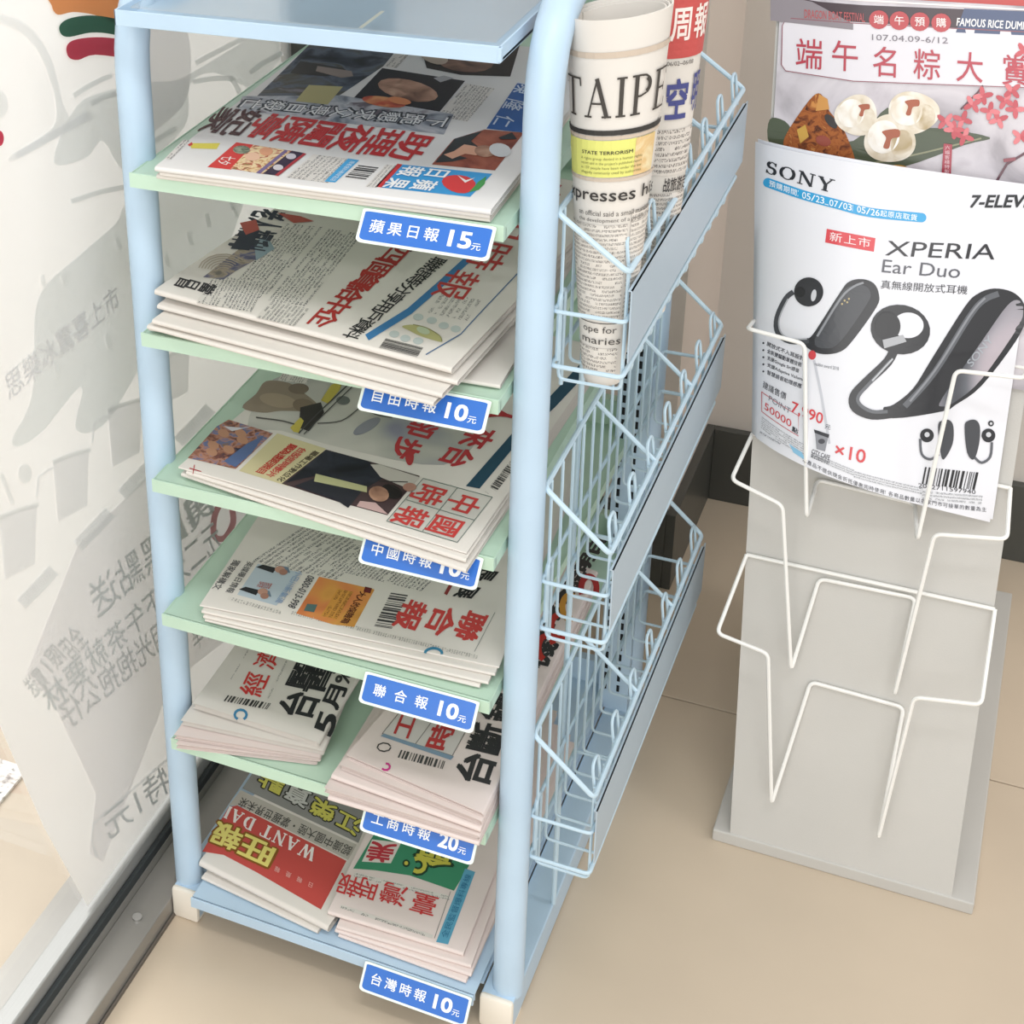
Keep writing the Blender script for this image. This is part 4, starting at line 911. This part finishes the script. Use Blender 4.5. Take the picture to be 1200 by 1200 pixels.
# ---- rolled newspapers in the top basket
def roll(cx, cy, z0, z1, r0, r1, tilt, label, fn_print, m, turns=3):
    def S(u, v):   # u = turn angle in radians, v = 0..1 upward
        r = (r0+(r1-r0)*v**.8); x = cx[0]+(cx[1]-cx[0])*v; y = cy[0]+(cy[1]-cy[0])*v
        return np.array([x+r*math.cos(u), y+r*.9*math.sin(u), z0+(z1-z0)*v+tilt*math.cos(u)*v])
    root = None; nv = 16
    for k in range(turns):
        b = MB(); nseg = 40; gapr = .0022*k
        a0, a1 = (math.radians(-200), math.radians(160))
        for i in range(nseg+1):
            a_ = a0+(a1-a0)*i/nseg
            sp = .0012*i/nseg
            for j in range(nv+1):
                v = j/nv; p = S(a_, v-(.006*k if j == nv else 0)); c = np.array([cx[0]+(cx[1]-cx[0])*v, cy[0]+(cy[1]-cy[0])*v, p[2]])
                d = p-c; L = np.linalg.norm(d[:2]); q_ = c+d*max(.15, (L-gapr-sp)/L); b.v.append(tuple(q_))
        N = len(b.v)
        for i in range(nseg+1):
            a_ = a0+(a1-a0)*i/nseg
            for j in range(nv+1):
                p = np.array(b.v[i*(nv+1)+j]); v = j/nv; c = np.array([cx[0]+(cx[1]-cx[0])*v, cy[0]+(cy[1]-cy[0])*v, p[2]])
                d = p-c; L = np.linalg.norm(d[:2]); b.v.append(tuple(c+d*(L-.0012)/L))
        w1 = nv+1
        for i in range(nseg):
            for j in range(nv):
                b.f.append((i*w1+j, (i+1)*w1+j, (i+1)*w1+j+1, i*w1+j+1)); b.f.append((N+i*w1+j, N+i*w1+j+1, N+(i+1)*w1+j+1, N+(i+1)*w1+j))
            for j in (0, nv):
                b.f.append((i*w1+j, (i+1)*w1+j, N+(i+1)*w1+j, N+i*w1+j))
        for i in (0, nseg):
            for j in range(nv): b.f.append((i*w1+j, N+i*w1+j, N+i*w1+j+1, i*w1+j+1))
        if k == 0:
            root = b.build('rolled_newspaper', m, None, True); tag(root, label, 'newspaper', 'rolled newspapers in the top wire basket')
        else: b.build('inner_roll', m, root, True)
    S_ = Surf(S, maxlen=.008, step=.00025, guess=(math.radians(-75), .5)); fn_print(S_); S_.finish(root)
def print1(P):
    P.inkf = ink
    def hl(y0, x0=650, x1=790, sag=26, drop=0): # a horizontal line round the roll
        return None
    th = lambda x, y: P.inv(x, y)
    def band(part, ya, yb, m, L, ua=-3.3, ub=.1):
        va = P.inv(700, ya)[1]; vb = P.inv(700, yb)[1]; P.poly(part, [(ua, va), (ub, va), (ub, vb), (ua, vb)], P.inkf(m) if isinstance(m, str) else m, L, px=False)
    band('masthead', 62, 69, '#c5b6a6', 1); band('masthead', 153, 159, '#3a3836', 2); band('masthead', 160, 164, '#c5b6a6', 1); band('masthead', 209, 213, '#c5b6a6', 1)
    va = P.inv(700, 165)[1]; vb = P.inv(700, 208)[1]
    P.poly('sidebar', [(-3.3, va), (-.25, va), (-.25, vb), (-3.3, vb)], ink('#dcdc7c'), 1, px=False)
    P.poly('sidebar', [(-.85, va), (-.25, va), (-.25, vb), (-.85, vb)], photo('dune_print', ['#d9c583', '#d8b884', '#e3d7b0'], 60, 2), 2, px=False)
    s_ = ink('#45413d'); U = lambda x, y: P.inv(x, y)
    # big serif title wraps round the roll: placed by angle and height
    v0 = P.inv(700, 138)[1]; v1 = P.inv(700, 92)[1]; u0 = P.inv(668, 120)[0]; 
    ue = -0.02
    O = np.array([u0, v0]); tot = None
    save = P.inv
    P.inv = lambda a, b: np.array([a, b])
    P.strokes('masthead', 'TAIPE', (u0, v0), (ue, v0), (u0, v1), s_, 3, .12, .05, .1)
    ux = lambda x, y: save(x, y)[0]; vy = lambda y: save(700, y)[1]
    P.text('sidebar', 'STATE TERRORISM', (ux(683, 175), vy(181)), (ux(742, 170), vy(181)), (ux(683, 175), vy(177)), ink('#3f3d35'), 3, .02)
    for i in range(4):
        P.text('sidebar', ('A rights group denied in a human rights', 'report said in the project\'s published report', 'as 137 people have been under the law', 'allegedly commonly used by authorities')[i], (ux(682, 185), vy(188.5+5.4*i)), (ux(752, 180), vy(188.5+5.4*i)), (ux(682, 185), vy(184.5+5.4*i)), ink('#7c7b4c'), 3)
    P.text('headline', 'xpresses his h', (ux(672, 235), vy(240)), (.5, vy(240)), (ux(672, 235), vy(221)), ink('#3a3736'), 3, .015)
    for i in range(2): P.text('text_block', ('an official said a small number of', 'the development of a people\'s new')[i], (ux(680, 250), vy(253+8.5*i)), (.1, vy(253+8.5*i)), (ux(680, 250), vy(247+8.5*i)), ink('#5b5856'), 3)
    m_ = body_text('roll_text', '#7b7672', '#dcd6ce', .5, .4)
    def pt(u0_, u1_, ya, yb, nx, ny):
        O_, A_, B_ = np.array([u0_, vy(yb)]), np.array([u1_, vy(yb)]), np.array([u0_, vy(ya)]); D_ = A_+B_-O_
        u = [np.array(a, float)+35 for a in ((0, 0), (nx, 0), (nx, ny), (0, ny))]
        P._add('text_block', [(O_, A_, D_), (O_, D_, B_)], m_, 1, [(u[0], u[1], u[2]), (u[0], u[2], u[3])])
    ul = ux(674, 300); um = ux(736, 290)
    pt(ul, um-.08, 264, 374, 38, 22); pt(um+.02, .2, 250, 374, 30, 24)
    pt(ul, um, 408, 437, 22, 6)
    P.text('subheading', 'ope for', (ux(685, 390), vy(392)), (ux(722, 390), vy(392)), (ux(685, 390), vy(382)), ink('#4a4745'), 3); P.text('subheading', 'maries', (ux(684, 402), vy(403)), (ux(726, 402), vy(403)), (ux(684, 402), vy(395)), ink('#4a4745'), 3)
    P.poly('subheading', [(ul, vy(379)), (um, vy(379)), (um, vy(378)), (ul, vy(378))], ink('#4a4745'), 3, px=False)
    P.inv = save
def print2(P):
    save = P.inv; P.inv = lambda a, b: np.array([a, b]); vy = lambda y: save(810, y)[1]; ux = lambda x, y: save(x, y)[0]
    a, b_ = ux(782, 60), ux(832, 60)
    P.poly('masthead', [(a-.6, vy(66)), (b_-.1, vy(66)), (b_-.1, vy(-6)), (a-.6, vy(-6))], ink('#c25552'), 1, px=False)
    P.text('masthead', '周', (ux(786, 40), vy(46)), (ux(810, 40), vy(46)), (ux(786, 40), vy(6)), ink('#efe4de'), 2, .03); P.text('masthead', '報', (ux(812, 40), vy(46)), (b_-.25, vy(46)), (ux(812, 40), vy(6)), ink('#efe4de'), 2, .03)
    P.text('text_block', '06/02~06/08', (ux(782, 70), vy(74)), (ux(812, 70), vy(74)), (ux(782, 70), vy(69)), ink('#55504f'), 2)
    P.text('headline', '空', (ux(780, 110), vy(136)), (ux(806, 110), vy(136)), (ux(780, 110), vy(90)), ink('#4b5088'), 2, .05); P.text('headline', '明', (ux(810, 110), vy(130)), (b_-.15, vy(130)), (ux(810, 110), vy(84)), ink('#4b5088'), 2, .03)
    m_ = body_text('roll_text_b', '#7b7672', '#d9d3cc', .55, .4)
    def pt(u0_, u1_, ya, yb, nx, ny):
        O_, A_, B_ = np.array([u0_, vy(yb)]), np.array([u1_, vy(yb)]), np.array([u0_, vy(ya)]); D_ = A_+B_-O_
        u = [np.array(q, float)+77 for q in ((0, 0), (nx, 0), (nx, ny), (0, ny))]
        P._add('text_block', [(O_, A_, D_), (O_, D_, B_)], m_, 1, [(u[0], u[1], u[2]), (u[0], u[2], u[3])])
    pt(a-.4, b_, 146, 196, 24, 8); pt(a-.4, b_, 216, 300, 30, 18)
    P.text('headline', '战旅游走', (ux(778, 210), vy(214)), (b_-.3, vy(214)), (ux(778, 210), vy(199)), ink('#3d3a3a'), 2, .02)
    P.inv = save
roll((.3830, .3765), (.073, .086), .701, 1.002, .0150, .0385, .006, 'rolled English newspaper standing in the front of the top wire basket', print1, PAPER)
roll((.386, .387), (.205, .205), .703, 1.05, .0165, .0330, .002, 'rolled newspaper with a red masthead, behind the English roll in the top basket', print2, PAPER)

# ================================================================== BROCHURE STAND
ST = empty('brochure_stand', 'light grey leaning metal brochure stand with white wire pockets on the floor', 'brochure stand')
MB().box((.467, .352, .0), (.7285, .93, .0152), .0015).build('base_plate', GREYP, ST)
def pan(x, z, off=0): return np.array([x, .354+(z-.0152)*.25, z])-PN*off
def lx(z): return .4846-(z-.018)*.080
def rx_(z): return .7070-(z-.012)*.0285
b = MB(); ring = []
zt = 1.25
for x, z in ((lx(.0152), .0152), (rx_(.0152), .0152), (rx_(zt), zt), (lx(zt), zt)): ring.append((x, z))
b.v = [tuple(pan(x, z)) for x, z in ring]+[tuple(pan(x, z, -.0015)) for x, z in ring]+[tuple(pan(x+(.0 if i in (1, 2) else .0), z, -.02)) for i, (x, z) in enumerate(ring)]
b.f = [(0, 1, 2, 3), (1, 5, 6, 2), (0, 3, 7, 4), (4, 7, 6, 5), (2, 6, 7, 3), (0, 4, 5, 1)]
b.v = b.v[:8]
panel = b.build('back_panel', GREYP, ST)
MB().prism([(.354+.05+.012, .0152), (.354+.31, .95), (.354+.33, .95), (.36+.42, .0152)], 'x', .55, .56).build('rear_strut', GREYP, ST)
# the panel's wire pockets: back bar, side loops, front drop to a V, and the rise back to the panel
def pocket(bar, inner, tips, lips, off_l, off_t):
    L0 = onp(*bar[0], .003); R0 = onp(*bar[1], .003)
    i0 = onp(*inner[0], .003); i1 = onp(*inner[1], .003)
    t0 = onp(*tips[0], off_t); t1 = onp(*tips[1], off_t)
    l = [onp(*p, off_l) for p in lips[0]]; r = [onp(*p, off_l) for p in lips[1]]
    MB().tube(fillet([L0, R0], .005) if False else [L0, R0], .0021, 8).build('wire_bar', WHITEW, PK, True)
    MB().tube(fillet([L0]+l+[t0, i0, i1, t1]+list(reversed(r))+[R0], .007, 5), .0021, 8).build('wire_loop', WHITEW, PK, True)
PK = None
for lab, args in (('upper', (((885, 374), (1206, 432)), ((958, 562), (1072, 590)), ((945, 607), (1075, 633)), (((876, 385), (943, 403)), ((1198, 443), (1120, 434))), .066, .048)),
                  ('middle', (((882, 508), (1184, 572)), ((960, 678), (1073, 701)), ((927, 785), (1048, 815)), (((857, 562), (917, 592)), ((1180, 632), (1095, 626))), .05, .02)),
                  ('lower', (((875, 650), (1166, 714)), ((950, 799), (1059, 829)), ((904, 942), (1029, 983)), (((840, 742), (900, 766)), ((1150, 826), (1071, 817))), .05, .02))):
    PK = bpy.data.objects.new('wire_pocket', None); COL.objects.link(PK); PK.parent = ST
    pocket(*args)

# festive rice-dumpling poster standing against the panel
c0 = np.array([.4270, 0, .7397]); 
def pos_s(u, v):  # metres: u to the right, v up the panel from a low corner
    z = .66+v; xl = lx(z)+.0035; return pan(xl+u, z, .004+.004*math.sin(min(1, max(0, u/.24))*math.pi))
PS = Surf(lambda u, v: pos_s(u, v), maxlen=.03, step=.0003, guess=(.1, .15)); PS.inkf = gloss_ink
def sheet(fn, u1, v0, v1, name, m, label, cat, nu=24, nv=14, u0=0, t=.0006):
    b = MB()
    for i in range(nu+1):
        for j in range(nv+1):
            u = u0+(u1-u0)*i/nu; v = v0+(v1-v0)*j/nv; b.v.append(tuple(fn(u, v)))
    N = len(b.v); w1 = nv+1
    b.v += [(x, y+t, z) for x, y, z in b.v]
    for i in range(nu):
        for j in range(nv):
            b.f.append((i*w1+j, (i+1)*w1+j, (i+1)*w1+j+1, i*w1+j+1)); b.f.append((N+i*w1+j, N+i*w1+j+1, N+(i+1)*w1+j+1, N+(i+1)*w1+j))
    for i in range(nu):
        for j in (0, nv): b.f.append((i*w1+j, N+i*w1+j, N+(i+1)*w1+j, (i+1)*w1+j))
    for j in range(nv):
        for i in (0, nu): b.f.append((i*w1+j, i*w1+j+1, N+i*w1+j+1, N+i*w1+j))
    o = b.build(name, m, None, True); tag(o, label, cat); return o
MARB = photo('marble_print', ['#a9a4aa', '#c9c4ca', '#d6d1d6', '#bdb6bd'], 9, 1, 6, 1.5)
PO = sheet(pos_s, .262, -.12, .42, 'poster', MARB, 'glossy festival poster of rice dumplings and buns on the brochure stand', 'poster')
P = PS
P.poly('title_panel', [(903, -40), (1215, -40), (1215, 8), (903, -10)], '#b8423f', 1); P.line('title_panel', [(903, -6), (1215, 12)], 2, '#f0e8e6', 2)
P.poly('title_panel', [(903, -8), (960, 2), (1010, 6), (1215, 14), (1215, 42), (1000, 35), (903, 24)], '#45383f', 1); P.poly('title_panel', [(1130, 10), (1215, 14), (1215, 42), (1120, 38)], '#4b5878', 2)
P.poly('title_panel', [(903, -8), (952, 2), (1000, 28), (1000, 35), (903, 24)], '#8d868c', 3)
P.poly('title_panel', [(916, 30), (922, 21), (1215, 38), (1215, 104), (1000, 96), (921, 84), (916, 76)], '#dedbe1', 2)
P.line('title_panel', [(1215, 103), (1000, 95), (921, 83), (916, 76), (917, 30), (922, 21), (1000, 27), (1215, 38)], 1.1, '#8d5560', 3)
for ch, x in (('端', 932), ('午', 974), ('名', 1022), ('粽', 1070), ('大', 1120), ('賞', 1173)):
    y = 76+ (x-932)*.062+ (8 if x > 1000 else 4); P.text('title_lettering', ch, (x, y), (x+32, y+2.4), (x+1, y-36), '#b23c4c', 4, .008)
for ch, x in (('端', 1030), ('午', 1054), ('預', 1078), ('購', 1103)):
    y = 22+(x-1030)*.05; P.blob('title_lettering', (x, y+1), 11.5, 11, '#b8464c', 4); P.text('title_lettering', ch, (x-6, y+6), (x+6, y+6.5), (x-6, y-5), '#f2e8e6', 5, .01)
P.text('title_lettering', 'DRAGON BOAT FESTIVAL', (943, 21), (1014, 26), (943, 11), '#b4585c', 4, .02); P.text('title_lettering', 'FAMOUS RICE DUMPLING', (1121, 30), (1222, 36), (1122, 21), '#f4f2f2', 4, .03)
P.text('title_lettering', '107.04.09-6/12', (1022, 47), (1111, 51), (1022, 40), '#77717a', 4)
P.poly('leaf_print', [(902, 170), (902, 140), (920, 142), (940, 160), (1000, 165), (1040, 126), (1060, 150), (1100, 150), (1160, 161), (1130, 170), (1060, 195), (990, 205), (930, 195)], '#46503a', 1)
P.line('leaf_print', [(960, 202), (1060, 184), (1150, 162)], 2, '#8a8a6c', 2)
P.poly('dumpling_print', [(920, 160), (948, 118), (962, 110), (972, 130), (988, 150), (1002, 186), (1000, 196), (975, 196), (935, 186), (922, 176)], photo('rice_print', ['#3a1c10', '#7a3f1d', '#a8622f', '#8c4a22', '#c98a4a'], 110, 5), 2)
P.poly('dumpling_print', [(934, 152), (944, 146), (948, 160), (938, 168)], '#c49a3c', 3); P.blob('dumpling_print', (974, 142), 10, 5, '#26201f', 3, 50); P.blob('dumpling_print', (965, 165), 9, 6, '#8f3a24', 3, 20); P.poly('dumpling_print', [(956, 130), (960, 110), (970, 116), (972, 128)], '#c98f45', 3)
def bun(x, y, rx, ry, gx, gy, s_):
    P.blob('bun_print', (x, y), rx, ry, photo('bun_dough', ['#c9b898', '#e6dccb', '#f6f1e8'], 40, 3, 3, .8), 3, 0, 20, .05); P.blob('bun_print', (x-rx*.25, y-ry*.1), rx*.62, ry*.7, photo('bun_dough_pale', ['#e3d8c6', '#f3eee6', '#fbf8f2'], 55, 6, 3, .8), 4, 20, 16); P.blob('bun_print', (x+rx*.45, y+ry*.2), rx*.42, ry*.6, photo('bun_dough_shade', ['#b9a684', '#d9ccb6', '#efe8da'], 50, 9, 3, .8), 4, 10, 14)
    P.poly('bun_print', [(gx-8*s_, gy-4*s_), (gx+9*s_, gy-6*s_), (gx+10*s_, gy+2*s_), (gx+2*s_, gy+4*s_), (gx-1*s_, gy+14*s_), (gx-7*s_, gy+13*s_), (gx-4*s_, gy+3*s_)], '#a2502e', 5)
bun(1004, 135, 25, 24, 1012, 126, .7); bun(1070, 132, 30, 25, 1068, 122, .9); bun(1043, 163, 30, 28, 1043, 158, 1.1)
P.blob('bun_print', (1052, 200), 14, 7, '#b88a3e', 3)
for k, (x, y) in enumerate(((1118, 152), (1128, 140), (1108, 142), (1140, 122), (1152, 112), (1160, 130), (1178, 118), (1186, 106), (1170, 140), (1190, 128), (1130, 160), (1196, 160), (1200, 60), (1190, 80))):
    for a_ in range(0, 360, 90): P.blob('orchid_print', (x+6*math.cos(math.radians(a_+k*20)), y+5*math.sin(math.radians(a_+k*20))), 6.5, 3.2, ('#c2525c', '#b8434f', '#d4737a')[(k+a_//90) % 3], 4, a_+k*20, 8)
P.line('orchid_print', [(1126, 128), (1146, 108), (1152, 100)], 2.2, '#5a2c38', 3); P.line('orchid_print', [(1168, 212), (1180, 192), (1200, 180), (1215, 176)], 3, '#5a3440', 3); P.line('orchid_print', [(1176, 188), (1190, 186)], 4, '#8a4450', 4)
P.poly('seal_print', [(1106, 168), (1116, 169), (1114, 212), (1103, 211)], '#a8384a', 5); P.text('seal_print', '六福客棧特製粽', (1106, 209), (1113, 209), (1107, 170), '#e6c3c8', 6, vert=True)
P.finish(PO)

# earphone leaflets, bulging out of the upper pocket
TLc, BLc, BRc = onp(885, 166, .012), onp(881, 507, .012), onp(1160, 612, .012); MR = onp(1198, 350, .012)
TRc = BRc+(MR-BRc)*((TLc[2]-.014-BRc[2])/(MR[2]-BRc[2]))
def leaf_s(u, v, k=0):
    p = TLc*(1-u)*v+TRc*u*v+BLc*(1-u)*(1-v)+BRc*u*(1-v)
    uu = min(1.1, max(-.1, u)); bl = (.047-.014*v)*math.sin(math.pi*min(1, max(0, uu))**.72)
    return p-PN*(bl+.0-k*.0022)
SHW = mat('leaflet_gloss_white', '#e3e4ea', .4, coat=.15, spec=.4)
sheet(lambda u, v: leaf_s(u, v, 1)+np.array([.002*1, 0, .003]), 1, 0, 1, 'leaflet', SHW, 'white leaflet just behind the front earphone leaflet, only its top edge showing', 'leaflet', 30, 8)
LO = sheet(leaf_s, 1, 0, 1, 'leaflet', SHW, 'front white earphone leaflet curving out of the upper wire pocket', 'leaflet', 30, 8)
P = Surf(leaf_s, maxlen=.012, step=.00025); P.inkf = gloss_ink
P.strokes('brand_lettering', 'SONY', (897, 202), (976, 226), (899, 188), '#23252b', 2, .17, .08, .12)
P.line('date_pill', [(900, 214), (940, 228), (980, 239), (1020, 249), (1080, 255)], 11, '#2f9fd6', 1); P.blob('date_pill', (1080, 255), 5.5, 5.5, '#2f9fd6', 1); P.blob('date_pill', (900, 214), 5.5, 5.5, '#2f9fd6', 1)
def curve_text(part, st, pts, h, c, L=2, bold=0, tot=None):
    n = len(st); 
    wid = [(1.0 if ord(ch) > 0x2e80 else .62) for ch in st]; T_ = sum(wid); P_ = [np.array(p, float) for p in pts]
    seg = [np.linalg.norm(P_[i+1]-P_[i]) for i in range(len(P_)-1)]; full = sum(seg)
    def at(s_):
        d = s_*full
        for i, l in enumerate(seg):
            if d <= l+1e-9 or i == len(seg)-1: return P_[i]+(P_[i+1]-P_[i])*d/l
            d -= l
    x = 0
    for ch, w_ in zip(st, wid):
        if ch != ' ':
            a = at((x+.05)/T_); b_ = at((x+w_-.05)/T_); P.text(part, ch, tuple(a), tuple(b_), (a[0]+h*.06, a[1]-h), c, L, bold)
        x += w_
curve_text('date_pill', '預購期間:05/23-07/03|05/26起原店取貨', [(901, 218), (940, 232), (980, 243), (1020, 252), (1075, 259)], 7.5, '#eef6fa', 2, .01)
P.poly('new_badge', [(969, 268), (1026, 279), (1024, 295), (967, 284)], '#d2444c', 1); curve_text('new_badge', '新上市', [(971, 282), (1021, 291)], 11, '#f5e9ea', 2)
P.text('product_lettering', 'XPERIA', (1037, 299), (1165, 304), (1040, 282), '#26262c', 2, -.0); P.text('product_lettering', 'Ear Duo', (1033, 319), (1124, 326), (1035, 304), '#55565e', 2, -.008); P.text('product_lettering', '真無線開放式耳機', (1032, 338), (1133, 345), (1033, 328), '#3a3a40', 2)
P.text('brand_lettering', '7-ELEVEN', (1136, 243), (1224, 243), (1140, 229), '#1f2127', 2, .05)
K1, K2, K3, K4 = '#2b2c30', '#45474c', '#5f6268', '#8a8d93'
# earphone on the left
P.poly('earphone_print', [(940, 400), (950, 395), (962, 378), (985, 342), (995, 330), (1010, 327), (1024, 332), (1030, 345), (1027, 360), (1000, 398), (985, 412), (965, 415), (950, 410)], K1, 2)
P.poly('earphone_print', [(955, 398), (985, 345), (1000, 334), (1012, 334), (1020, 342), (1016, 356), (985, 400), (968, 408)], K2, 3)
P.line('earphone_print', [(958, 394), (985, 350), (1000, 336), (1012, 331)], 2.5, K4, 4)
P.line('earphone_print', [(948, 399), (926, 400), (912, 390), (911, 372), (921, 350), (930, 342)], 6, K2, 2); P.line('earphone_print', [(946, 397), (926, 397), (915, 388), (914, 372), (924, 350)], 1.6, '#aeb1b6', 3)
P.blob('earphone_print', (948, 342), 17, 17, K1, 3); P.blob('earphone_print', (954, 346), 3, 7, '#c9cbd0', 4, 10); P.blob('earphone_print', (938, 342), 6, 6, '#1b1c1f', 4)
for x, y in ((990, 352), (995, 350), (987, 356), (993, 354)): P.blob('earphone_print', (x, y), 1.2, 1.2, '#b9a87a', 5, 0, 6)
# large earphone
P.poly('earphone_print', [(1035, 478), (1047, 474), (1070, 455), (1092, 420), (1130, 360), (1146, 344), (1165, 338), (1186, 342), (1199, 354), (1203, 372), (1190, 400), (1150, 452), (1120, 474), (1104, 482), (1046, 490)], K1, 2)
P.poly('earphone_print', [(1104, 466), (1150, 400), (1180, 358), (1194, 352), (1199, 364), (1192, 384), (1150, 444), (1120, 470), (1104, 476)], photo('silver_print', ['#3c3e44', '#6c6f76', '#a4a0a8', '#c4b8c0'], 7, 5, 1), 3)
P.line('earphone_print', [(1060, 476), (1095, 436), (1135, 372), (1152, 352), (1170, 344)], 7, K3, 3); P.line('earphone_print', [(1066, 470), (1098, 430), (1137, 368), (1154, 349)], 2.5, K4, 4)
P.line('earphone_print', [(1046, 484), (1022, 486), (1003, 478), (1001, 464), (1015, 448), (1040, 424), (1049, 406)], 11, K1, 3); P.line('earphone_print', [(1040, 482), (1022, 482), (1008, 474), (1006, 464), (1020, 448), (1044, 422)], 4, K3, 4); P.line('earphone_print', [(1022, 446), (1046, 420)], 2, '#b5b8bd', 5)
rr = arc(1057, 385, 29, 26, 0, 360, 20)
P.blob('earphone_print', (1055, 386), 35, 29, K1, 3, 10, 24); P.blob('earphone_print', (1064, 381), 18, 15, '#dfe0e6', 4, 0, 18); P.blob('earphone_print', (1040, 382), 15, 17, '#222327', 5, 0, 14); P.poly('earphone_print', [(1034, 398), (1058, 392), (1062, 400), (1036, 408)], '#a9abb0', 6)
P.text('brand_lettering', 'SONY', (1138, 430), (1164, 398), (1132, 424), '#aab0b8', 5, .01)
# small pair
for x, f_ in ((1108, -1), (1139, 1)):
    P.poly('earphone_print', [(x-9, 500), (x-5, 493), (x+4, 492), (x+9, 500), (x+8, 520), (x+2*f_, 538), (x-6, 530)], K2, 3)
for x in (1086, 1158): P.blob('earphone_print', (x, 510), 8, 8, K1, 3); P.blob('earphone_print', (x, 509), 3, 3, '#c9cbd0', 4)
P.line('earphone_print', [(1078, 514), (1080, 532), (1090, 538), (1100, 532)], 3, K3, 3); P.line('earphone_print', [(1162, 518), (1160, 535), (1150, 542), (1142, 536)], 3, K3, 3)
P.blob('earphone_print', (1161, 496), 3.4, 3.4, K1, 3); P.blob('earphone_print', (1161, 496), 1.6, 1.6, '#c9cbd0', 4)
# small print, price, points box
for i, st in enumerate(('開放式不入耳設計', '全新雙驅動單體技術', '支援Google Siri語音', '支援Adaptive Volume', '智慧語音助理感應')):
    y = 405+8.3*i; P.text('small_print', st, (899, y), (942-(i % 3)*3, y+18-(i % 3)), (900, y-5), '#43454d', 2, .02); P.blob('small_print', (895, y-3), 1.3, 1.3, '#43454d', 2, 0, 6)
P.text('small_print', '建議售價', (894, 454), (921, 469), (895, 446), '#3c3e46', 2, .0)
P.text('price_print', '7,990', (927, 484), (963, 499), (929, 470), '#cf4247', 2, .015); P.text('price_print', '元', (966, 502), (973, 504), (967, 496), '#44464d', 2)
P.line('price_print', [(893, 459), (936, 487), (936, 511), (893, 482), (893, 459)], .7, '#c4444a', 2); P.text('price_print', 'POINT', (901, 469), (926, 485), (902, 463), '#7c828a', 2, .0); P.text('price_print', '50000', (896, 479), (927, 501), (897, 471), '#cc3f45', 2, .0); P.text('price_print', '點', (928, 505), (935, 509), (929, 499), '#33353b', 2, .03)
P.patch('small_print', (892, 502), (942, 536), (893, 488), BTS, 34, 5, 1)
P.patch('small_print', (890, 508), (914, 522), (891, 505), BTS, 16, 1, 1)
P.text('price_print', '×10', (978, 534), (1013, 543), (980, 519), '#cf4247', 2, .02); P.poly('cup_print', [(955, 504), (971, 510), (967, 529), (957, 526)], '#8e9097', 2); P.poly('cup_print', [(954, 503), (972, 509), (971, 513), (955, 507)], '#33343a', 3); P.blob('cup_print', (963, 517), 4, 3, '#4a4a52', 3)
P.text('small_print', 'CITY CAFE', (951, 531), (972, 539), (952, 526), '#44464d', 2, .02); P.text('small_print', '美式咖啡中杯', (950, 536), (972, 545), (951, 531), '#44464d', 2)
P.line('small_print', [(954, 422), (962, 460), (972, 520)], 3, '#c3c5cd', 1)
P.barcode('barcode', (1080, 567), (1144, 574), (1084, 547), '#26262a', 34); P.text('barcode', '2012711597940', (1076, 571), (1143, 579), (1076, 566), '#3c3c42', 2)
m5 = BTS
for (a, b_, c_) in (((950, 536), (1000, 558), (951, 529)), ((1000, 560), (1080, 580), (1001, 552)), ((1080, 586), (1150, 592), (1081, 575))): P.patch('small_print', a, b_, c_, m5, 60, 3, 1)
curve_text('small_print', '本產品不提供現金折抵優惠同時使用,各商品數量以各家門市可接單的數量為主', [(940, 541), (970, 556), (1010, 572), (1060, 586), (1110, 595), (1156, 600)], 5.5, '#3c3e46', 2)
P.poly('water_print', [(925, 520), (940, 530), (945, 540), (930, 530)], '#8cc0de', 2)
P.blob('award_mark', (952, 416), 4.5, 5.5, '#c8434a', 2); P.text('award_mark', 'reddot award 2018', (955, 428), (983, 434), (955, 424), '#70727a', 2)
P.finish(LO)
